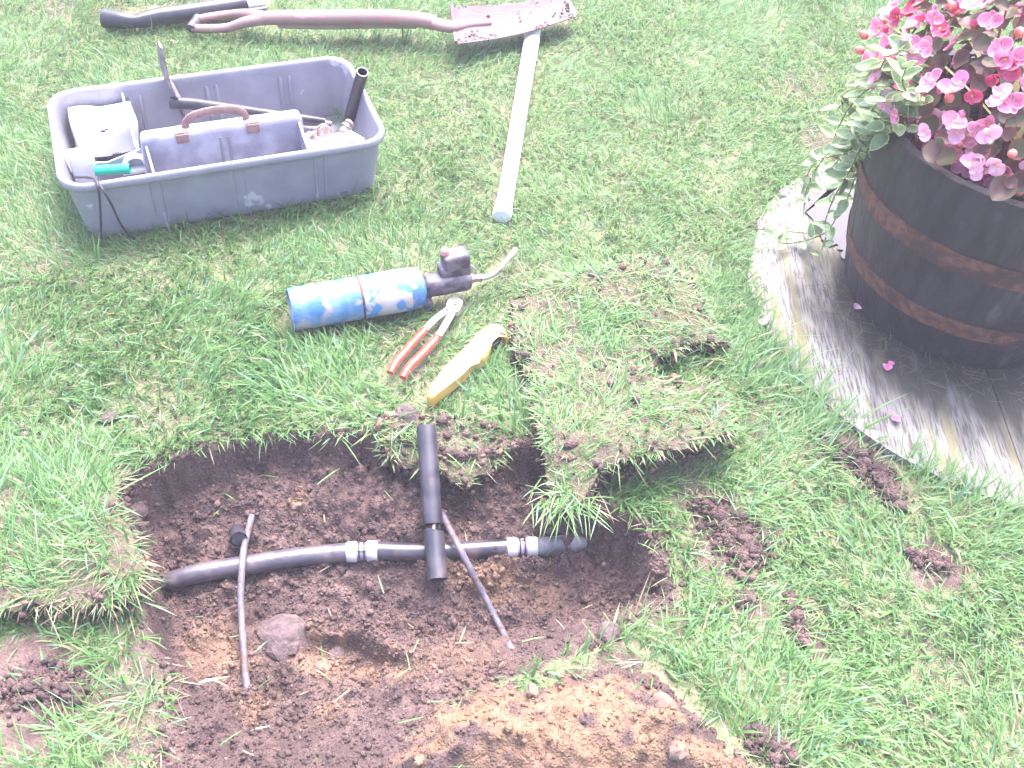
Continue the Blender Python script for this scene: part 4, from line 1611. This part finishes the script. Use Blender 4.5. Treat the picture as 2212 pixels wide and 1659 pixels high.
PRESS.append(([W2(925, 858), W2(1050, 725), W2(1092, 720)], .028))

# ------------------------------------------------------------------ repaired water pipe in the pit
t_ = thing('water_pipe', 'black water pipe repaired with two taped couplings across the pit', 'pipe', W(800, 1192, -.14))
O = t_.location.copy()
PR = .0185
ZP = -.108


def pp_(px, py, z=ZP): return W(px, py, z) - O


b = BM()
tube(b, [pp_(355, 1262, -.128), pp_(375, 1253, -.118), pp_(430, 1238, -.110), pp_(520, 1222), pp_(640, 1204), pp_(748, 1193)], [.010, .017, PR, PR, PR, PR], 20, smooth=5)
o = ob('pipe_section', b, MT['pipe_mud'], t_)
o['label'] = 'scuffed old pipe coming out of the left wall'
b = BM()
tube(b, [pp_(815, 1190), pp_(900, 1192), pp_(1000, 1189), pp_(1095, 1183)], PR * .98, 20, smooth=5)
o = ob('pipe_section', b, MT['pipe'], t_)
o['label'] = 'new glossy middle length of pipe'
b = BM()
tube(b, [pp_(1160, 1181), pp_(1205, 1178), pp_(1245, 1171, -.104), pp_(1290, 1163, -.118), pp_(1350, 1150, -.15)], [PR, PR, PR, PR, PR], 20, smooth=5)
MT['pipe_worn'] = mat('worn_grey_pipe', (.09, .08, .10), (.19, .175, .20), scale=34, rough=.4, spec=.5, c3=(.05, .044, .055), scale3=14, bump=.3)
o = ob('pipe_section', b, MT['pipe_worn'], t_)
o['label'] = 'worn grey end of pipe entering the right wall'
for xa, xb, ya, yb in ((748, 815, 1193, 1190), (1095, 1160, 1183, 1181)):
    def mm(t): return pp_(xa + (xb - xa) * t, ya + (yb - ya) * t)
    b = BM()
    tube(b, [mm(-.1), mm(1.1)], PR * .96, 20)
    cp = ob('coupling', b, MT['clear'], t_)
    for t0, t1 in ((0, .34), (.66, 1.0)):
        b = BM()
        tube(b, [mm(t0), mm(t0 + .04), mm(t1 - .04), mm(t1)], [PR * 1.03, PR * 1.10, PR * 1.10, PR * 1.03], 20, jit=.0006)
        ob('tape_band', b, MT['tape'], cp)
    for tm in (.42, .58):
        b = BM()
        tube(b, [mm(tm - .025), mm(tm), mm(tm + .025)], [PR, PR * 1.14, PR], 20)
        ob('seal_ring', b, MT['black'], cp)

# broken pipe laid across it
t_ = thing('cut_pipe', 'sawn black pipe laid across the repaired pipe, partly cut through', 'pipe', W(935, 1190, -.1))
O = t_.location.copy()
qa, qb, qc = W(921, 922, .035), W(935, 1133, -.052), W(946, 1252, -.094)
b = BM()
pipe(b, [qa - O, (qa + qb) / 2 - O, qb - O], .0195, .003, 22)
ob('long_piece', b, MT['pipe'], t_)
d = (qc - qb).normalized()
b = BM()
pipe(b, [qb + d * .010 - O, (qb + qc) / 2 - O, qc - O], .0195, .003, 22)
for v in b.verts:
    if (v.co - (qb - O)).length < .03 and v.co.x - (qb - O).x > .004: v.co += d * .006
ob('short_piece', b, MT['pipe'], t_)
b = BM()
for s in (-.0, ):
    box(b, qb + d * .002 - O + Vector((.003, -.012, .013)), (.006, .016, .004), .001)
ob('uncut_strip', b, MT['pipe'], t_)

# small cap
c = W(511, 1146, -.09)
t_ = thing('short_pipe', 'small hollow black pipe end lying on the soil behind the pipe', 'pipe', (c.x, c.y, gz(c.x, c.y) + .014), (R(62), 0, R(24)))
b = BM()
lathe(b, [(.0165, 0), (.0165, .036), (.0155, .038), (.0135, .038), (.0130, .004), (0, .004)], 22)
for v in b.verts: v.co.z = .038 - v.co.z
ob('sleeve', b, MT['pipe'], t_)


def cable(px, label, lead=0):
    P = []
    for x, y, dz in px:
        q = W(x, y, -.1)
        for _ in range(4):
            q = W(x, y, gz(q.x, q.y) + dz)
        P.append(q)
    t = thing('cable', label, 'cable', (P[0] + P[-1]) / 2)
    b = BM()
    tube(b, [p - t.location for p in P], [.0065] * len(P), 10, smooth=5)
    ob('sheath', b, MT['cable'], t)
    b = BM()
    dd = (P[-1] - P[-2]).normalized()
    tube(b, [P[-1] - t.location - dd * .001, P[-1] + dd * .01 - t.location], .0035, 8)
    ob('core', b, MT['brass'], t)


cable([(547, 1103, -.012), (540, 1130, .012), (528, 1180, .050), (523, 1222, .068), (520, 1290, .045), (523, 1350, .03), (528, 1430, .012), (533, 1480, .004), (536, 1500, -.012)], 'thin dark cable crossing over the left end of the water pipe')
cable([(953, 1105, .0), (970, 1140, .030), (992, 1182, .066), (1012, 1222, .055), (1050, 1295, .02), (1085, 1362, .008), (1100, 1395, .004), (1110, 1412, -.012)], 'thin dark cable slanting over the pipe right of the cut pipe')

# ------------------------------------------------------------------ turf slabs
def blades(P, L, Wd, az, lean, curl, col, seg=3):
    """many grass blades: returns verts, quads, tris, colours"""
    n = len(P)
    d = np.stack([np.cos(az), np.sin(az), np.zeros(n)], 1)
    tw = rng.uniform(-.9, .9, n)
    s = np.stack([-np.sin(az + tw), np.cos(az + tw), np.zeros(n)], 1)
    V = []
    C = []
    p = P.copy()
    up = np.array([0, 0, 1.0])
    wf = {3: (.8, 1.0, .75), 2: (.85, .9)}[seg]
    for k in range(seg):
        V += [p - s * (Wd * wf[k] / 2)[:, None], p + s * (Wd * wf[k] / 2)[:, None]]
        t = k / seg
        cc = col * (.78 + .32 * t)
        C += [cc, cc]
        ang = np.clip(lean + curl * (k / max(1, seg - 1)), -.3, 1.75)
        p = p + (d * np.sin(ang)[:, None] + up * np.cos(ang)[:, None]) * (L / seg)[:, None]
    V.append(p)
    C.append(col * 1.1)
    nv = 2 * seg + 1
    V = np.stack(V, 1).reshape(-1, 3)
    C = np.stack(C, 1).reshape(-1, 3)
    o = (np.arange(n) * nv)[:, None]
    Qs = np.concatenate([np.array([[2 * k, 2 * k + 1, 2 * k + 3, 2 * k + 2]]) + o for k in range(seg - 1)])
    Ts = np.array([[2 * seg - 2, 2 * seg - 1, 2 * seg]]) + o
    return V, Qs, Ts, C


def grass_color(x, y, n, dry=.18):
    a = np.array([.092, .205, .055])
    b_ = np.array([.155, .290, .088])
    c_ = np.array([.215, .345, .140])
    g = fbm(x, y, 3.1, 101)
    t = np.clip(rng.normal(.42, .28, n) + (g - .5) * 1.2, 0, 1)[:, None]
    col = np.where(t < .5, a * (1 - 2 * t) + b_ * 2 * t, b_ * (2 - 2 * t) + c_ * (2 * t - 1))
    dp = dry * (.35 + 2.0 * np.clip(fbm(x, y, 7, 102) - .3, 0, 1))
    dm = rng.random(n) < dp
    straw = np.array([.36, .29, .18]) * rng.uniform(.55, 1.25, (n, 1))
    blue = rng.random(n) < .14
    col[blue] = np.array([.20, .34, .20]) * rng.uniform(.8, 1.3, (blue.sum(), 1))
    col[dm] = straw[dm]
    return col, dm


def grass_obj(name, x, y, z, Lm, Wm, parent=None, loc=(0, 0, 0), lenf=None, seg=3, azbias=None, dry=.15, leanm=.92):
    n = len(x)
    L = Lm * np.clip(rng.normal(1, .32, n), .3, 1.9)
    if lenf is not None: L = L * lenf
    Wd = Wm * rng.uniform(.5, 1.2, n)
    broad = rng.random(n) < .09
    Wd = np.where(broad, Wd * 1.7, Wd)
    L = np.where(broad, L * 1.3, L)
    flow = fbm(x, y, 2.6, 103, 2) * 6.28 * 1.7
    az = flow + rng.normal(0, .95, n)
    if azbias is not None:
        az = np.where(rng.random(n) < azbias[1], azbias[0] + rng.normal(0, .6, n), az)
    lean = np.abs(rng.normal(leanm, .38, n))
    curl = rng.uniform(-.1, .8, n)
    col, dm = grass_color(x, y, n, dry)
    lean = np.where(dm, lean + .45, lean)
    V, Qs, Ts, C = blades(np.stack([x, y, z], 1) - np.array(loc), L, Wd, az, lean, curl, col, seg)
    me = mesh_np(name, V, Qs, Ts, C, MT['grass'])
    return tag(link(name, me, parent, loc=None if parent else loc), kind='stuff')


def slab(name, label, outline, ztop, thick, n_grass, Lg=.045, jit=.012, edge_out=.5, droop=0, bare_amt=.5):
    """a cut piece of turf: crumbly soil mat with grass on top. outline in world metres"""
    P = [Vector((*p, 0)) for p in outline]
    P, _ = resample(P + [P[0]], 0, 8)
    P = P[:-1]
    c = sum(P, Vector()) / len(P)
    t = thing(name, label, 'turf', (c.x, c.y, 0))
    K = 16
    n = len(P)
    V, C = [], []
    px_ = np.array([p.x for p in P])
    py_ = np.array([p.y for p in P])
    nz1 = (fbm(px_, py_, 40, 111) - .5) * 2 * jit + rng.normal(0, jit * .22, n)
    vx, vy = px_ - c.x, py_ - c.y
    ln = np.hypot(vx, vy)
    px_, py_ = c.x + vx * (1 + nz1 / ln), c.y + vy * (1 + nz1 / ln)

    def add(x, y, z, soil):
        V.append(np.stack([x, y, z], 1))
        k = fbm(x, y, 45, 112)[:, None]
        s_ = soil_color(x, y)
        th_ = np.array([.125, .095, .068]) * (1 - k) + np.array([.10, .115, .06]) * k
        C.append(s_ if soil else th_ * (1 - bare_amt * (k > .55)) + s_ * 1.2 * (bare_amt * (k > .55)))
    rows = [(1, 'b')] + [(1, q) for q in (.8, .55, .3, .1)] + [(1 - k / K, 't') for k in range(0, K)]
    for s_, kind in rows:
        x, y = c.x + (px_ - c.x) * s_, c.y + (py_ - c.y) * s_
        zt = ztop(x, y) + (fbm(x, y, 30, 113) - .5) * .02 + (fbm(x, y, 80, 114, 2) - .5) * .008
        if kind == 't':
            e = 1 - s_
            add(x, y, zt - .008 * max(0, 1 - e * 8), False)
        elif kind == 'b':
            add(c.x + (px_ - c.x) * .55, c.y + (py_ - c.y) * .55, zt - thick * 1.05, True)
        else:
            out = rng.normal(0, .0045, n) + (fbm(x, y + kind, 60, 115) - .5) * .02 - .018 * kind
            vx, vy = x - c.x, y - c.y
            l_ = np.hypot(vx, vy)
            add(x + vx / l_ * out, y + vy / l_ * out, zt - thick * kind, True)
    m = len(V)
    V = np.concatenate(V)
    C = np.concatenate(C)
    I = np.arange(m * n).reshape(m, n)
    Qs = np.stack([I[:-1], np.roll(I[:-1], -1, 1), np.roll(I[1:], -1, 1), I[1:]], -1).reshape(-1, 4)
    me = mesh_np('soil_mat', V - np.array([c.x, c.y, 0]), Qs, None, C, MT['ground'])
    link('soil_mat', me, t)
    # grass
    poly = list(zip(px_, py_))
    x0, x1, y0, y1 = px_.min(), px_.max(), py_.min(), py_.max()
    x, y = scatter(int(n_grass * 1.7), x0, x1, y0, y1, lambda a, b: inside(poly, a, b) & (rng.random(len(a)) > bare_amt * sstep((fbm(a, b, 16, 116) - .42) / .14)))
    z = ztop(x, y) + (fbm(x, y, 30, 113) - .5) * .02 - .006
    ed = polydist(poly, x, y)
    kk = ed > np.abs(rng.normal(0, .008, len(x)))
    x, y, z, ed = x[kk], y[kk], z[kk], ed[kk]
    az = np.arctan2(y - c.y, x - c.x)
    grass_obj('grass_blades', x, y, z, Lg, .0025, t, (c.x, c.y, 0), azbias=(az, np.clip(edge_out * (1.0 - ed / .05), .0, .4)), dry=.34, leanm=1.22, lenf=(.55 + .45 * sstep(ed / .05)) * np.where(rng.random(len(x)) < .06, 1.8, 1))
    # crumbs on the cut edge
    k = rng.integers(0, n, 160)
    q = rng.uniform(.1, 1.05, 160)
    ex, ey = px_[k], py_[k]
    ez = ztop(ex, ey) - thick * q
    sz = .003 + .007 * rng.power(.5, 160)
    col = soil_color(ex, ey) * rng.uniform(.7, 1.4, (160, 1))
    pm = rng.random(160) < .12
    col[pm] = np.array([.25, .14, .09])
    tag(crumbs('edge_crumbs', np.stack([ex - c.x, ey - c.y, ez], 1), sz, col, parent=t), kind='stuff')
    tx_, ty_ = scatter(260, x0, x1, y0, y1, lambda a, b: inside(poly, a, b) & (rng.random(len(a)) < .15 + 1.2 * np.exp(-(polydist(poly, a, b) / .035) ** 2)))
    nt_ = len(tx_)
    cs = soil_color(tx_, ty_) * rng.uniform(.9, 1.6, (nt_, 1))
    pm = rng.random(nt_) < .15
    cs[pm] = np.array([.21, .12, .085])
    tag(crumbs('top_crumbs', np.stack([tx_ - c.x, ty_ - c.y, ztop(tx_, ty_) + .004], 1), np.clip(.004 * np.exp(rng.normal(0, .6, nt_)), .0015, .013), cs, parent=t), kind='stuff')
    EXCL.append([(c.x + (a - c.x) * .9, c.y + (b - c.y) * .9) for a, b in poly[::4]])
    return t


def pw(pts, z): return [W2(a, b, z) for a, b in pts]


# far piece of the stack
oA = pw(((1105, 640), (1200, 590), (1330, 558), (1430, 560), (1500, 610), (1550, 700), (1560, 735), (1480, 745), (1380, 795), (1260, 818), (1160, 815), (1110, 730)), .05)
cA = np.mean(oA, 0)
slab('turf_slab', 'far ragged piece of lifted turf in the stack behind the pit', oA, lambda x, y: .046 + .035 * sstep((cA[1] - .02 - y) / .1) * sstep((x - cA[0] - .03) / .12), .05, 9500, .038, .014, .4, bare_amt=.7)
# near piece: its front right edge stands clear of the lawn
oB = pw(((1150, 800), (1240, 785), (1370, 778), (1440, 795), (1500, 800), (1550, 805), (1575, 860), (1588, 925), (1530, 965), (1440, 985), (1360, 1000), (1300, 1020), (1265, 1060), (1215, 1075), (1185, 1010), (1165, 920)), .085)
cB = np.mean(oB, 0)
slab('turf_slab', 'near overhanging piece of lifted turf with dark soil edge beside the pit', oB,
     lambda x, y: .078 + .022 * np.clip((x - cB[0]) / .2, -1, 1) + .030 * sstep((cB[1] + .06 - y) / .2) - .03 * sstep((y - cB[1] - .04) / .08) * sstep((x - cB[0]) / .1) - .035 * sstep((cB[1] - .05 - y) / .1) * sstep((cB[0] - x) / .15), .066, 9500, .036, .012, .4, bare_amt=.7)
ux, uy = W2(1225, 1075, .06)
un = 130
tb = bpy.data.objects['turf_slab.001']
ax_ = ux + rng.normal(0, .028, un)
ay_ = uy + rng.normal(.012, .016, un)
V, Qs, Ts, C = blades(np.stack([ax_, ay_, np.full(un, .05)], 1) - np.array(tb.location), rng.uniform(.04, .095, un), rng.uniform(.002, .0034, un), rng.normal(R(262), .75, un), rng.uniform(.9, 1.6, un), rng.uniform(.1, .9, un),
                      grass_color(ax_, ay_, un, .2)[0], 3)
tag(link('hanging_tuft', mesh_np('hanging_tuft', V, Qs, Ts, C, MT['grass']), tb), kind='stuff')
# piece turned back on the left of the pit
oC = pw(((-260, 930), (-60, 905), (110, 900), (215, 925), (245, 1010), (262, 1100), (300, 1170), (305, 1250), (250, 1300), (120, 1310), (-40, 1315), (-260, 1330)), .055)
cC = np.mean(oC, 0)
slab('turf_slab', 'thick piece of turf lying at the left edge of the pit', oC, lambda x, y: .058 - .035 * sstep((y - cC[1] - .02) / .14) + .008 * np.sin(x * 9), .055, 12500, .054, .012, .5, bare_amt=.7)
# flap hanging into the pit behind the cut pipe
oD = pw(((815, 915), (900, 905), (1010, 915), (1110, 945), (1085, 985), (1010, 1030), (950, 1010), (860, 990), (825, 960)), .0)
yD = W2(950, 915, 0)[1]
slab('turf_slab', 'small flap of turf sagging into the pit behind the cut pipe', oD, lambda x, y: .018 - .30 * np.clip(yD - y, 0, .2) * 1.0, .03, 1500, .045, .012, .6, bare_amt=.7)

# ------------------------------------------------------------------ the lawn
PRESSQ = PRESS


def lawn_mask(x, y):
    keep = np.hypot(x - DC.x, y - DC.y) > DR - .004 + (fbm(x, y, 10, 121) - .5) * .03
    near = (x > -1.2) & (x < .8) & (y > .2) & (y < 1.75)
    xn, yn = x[near], y[near]
    jx = xn + (fbm(xn, yn, 25, 7) - .5) * .03
    jy = yn + (fbm(xn, yn, 25, 8) - .5) * .03
    ins = inside(PITP, jx, jy)
    pd = polydist(PITP, jx, jy)
    kn = ~ins & (pd > rng.uniform(-.002, .018, len(xn)))
    hdn = heap_frac(xn, yn)
    kn &= hdn < rng.uniform(-.02, .03, len(xn))
    keep[near] &= kn
    for poly in EXCL:
        keep &= ~inside(poly, x, y)
    keep &= rng.random(len(x)) > .93 * bare(x, y)
    return keep


def press_len(x, y):
    f = np.ones(len(x))
    for path, r in PRESSQ:
        d = polydist(path, x, y, closed=False)
        f = np.minimum(f, .22 + .78 * sstep((d - r * .75) / (r * .6)))
    return f


def lawn(name, x0, x1, y0, y1, n, Lm, Wm, seg, extra=None, label=''):
    x, y = rng.uniform(x0, x1, n), rng.uniform(y0, y1, n)
    dn = .55 + .9 * fbm(x, y, 12, 122)
    k = lawn_mask(x, y) & (rng.random(n) < dn)
    if extra is not None: k &= extra(x, y)
    x, y = x[k], y[k]
    z = ground_z(x, y) - .003
    hl = .75 + .6 * fbm(x, y, 4, 123)
    rd = np.hypot(x - DC.x, y - DC.y) - DR
    hl = hl * (1 + .8 * np.exp(-(np.maximum(rd, 0) / .07) ** 2))
    td = polydist(EXCL[0], x, y)
    hl = hl * (1 + .55 * np.exp(-(td / .05) ** 2))
    tod = np.arctan2(DC.y - y, DC.x - x)
    o = grass_obj(name, x, y, z, Lm, Wm, lenf=hl * press_len(x, y), seg=seg, azbias=(tod, .65 * np.exp(-(np.maximum(rd, 0) / .06) ** 2)))
    tag(o, label)
    return o


def in_view(x, y, m=.12):
    """the part of the lawn near the photograph's field"""
    lo, hi = -.72 - (y - .65) * .40 - m, .86 + (y - .72) * .285 + m
    return (x > lo) & (x < hi) & (y > .5) & (y < 3.75)


lawn('lawn_grass', -1.35, 1.35, .5, 1.75, 122000, .043, .0031, 3, in_view, 'green lawn grass around the pit')
lawn('lawn_grass', -1.95, 1.9, 1.75, 3.75, 265000, .036, .0028, 2, in_view, 'green lawn grass around the tools and barrel')
lawn('lawn_grass', -3.2, 3.2, -.6, 5.4, 95000, .046, .0095, 2, lambda x, y: ~in_view(x, y), 'wider lawn around the work area')

# stray blades dropped on the soil and clippings by the tub
sx, sy = scatter(420, -.75, .5, .6, 1.4, lambda x, y: (pit_frac(x, y) > .2) | (heap_frac(x, y) > .02))
szz = ground_z(sx, sy) + .012 + np.clip(heap_frac(sx, sy), 0, .1) * .7
k = rng.random(len(sx)) < .3
grass_obj('stray_grass', sx[k], sy[k], szz[k], .035, .003, leanm=1.35, dry=.3)['label'] = 'stray grass blades dropped on the bare soil'
n = len(CLIP)
V, Qs, Ts, C = blades(np.stack([CLIP[:, 0], CLIP[:, 1], np.full(n, .012) + rng.random(n) * .006], 1), rng.uniform(.02, .06, n), np.full(n, .0016), rng.normal(R(150), 1.0, n), np.full(n, 1.45) + rng.normal(0, .08, n),
                      np.zeros(n), np.array([.11, .092, .062]) * rng.uniform(.35, 1.9, (n, 1)), 2)
tag(link('dried_clippings', mesh_np('dried_clippings', V, Qs, Ts, C, MT['grass'])), 'dried grass clippings round the foot of the barrel', kind='stuff')

# ------------------------------------------------------------------ scattering volume added to imitate milky lens veil and lift the blacks
b = BM()
ext = max(abs(XS[0]), XS[-1], abs(YS[0]), YS[-1]) + 3
bmesh.ops.create_cube(b, size=1, matrix=Matrix.Translation((0, 0, .4)) @ Matrix.Diagonal((2 * ext, 2 * ext, 2.8, 1)))
hm = bpy.data.materials.new('lens_veil')
hm.use_nodes = True
hn = hm.node_tree.nodes
hn.remove(hn['Principled BSDF'])
pv = hn.new('ShaderNodeVolumePrincipled')
pv.inputs['Color'].default_value = (.95, .92, 1.0, 1)
pv.inputs['Density'].default_value = .0115
hm.node_tree.links.new(pv.outputs[0], hn['Material Output'].inputs['Volume'])
tag(ob('added_haze', b, hm), kind='stuff')
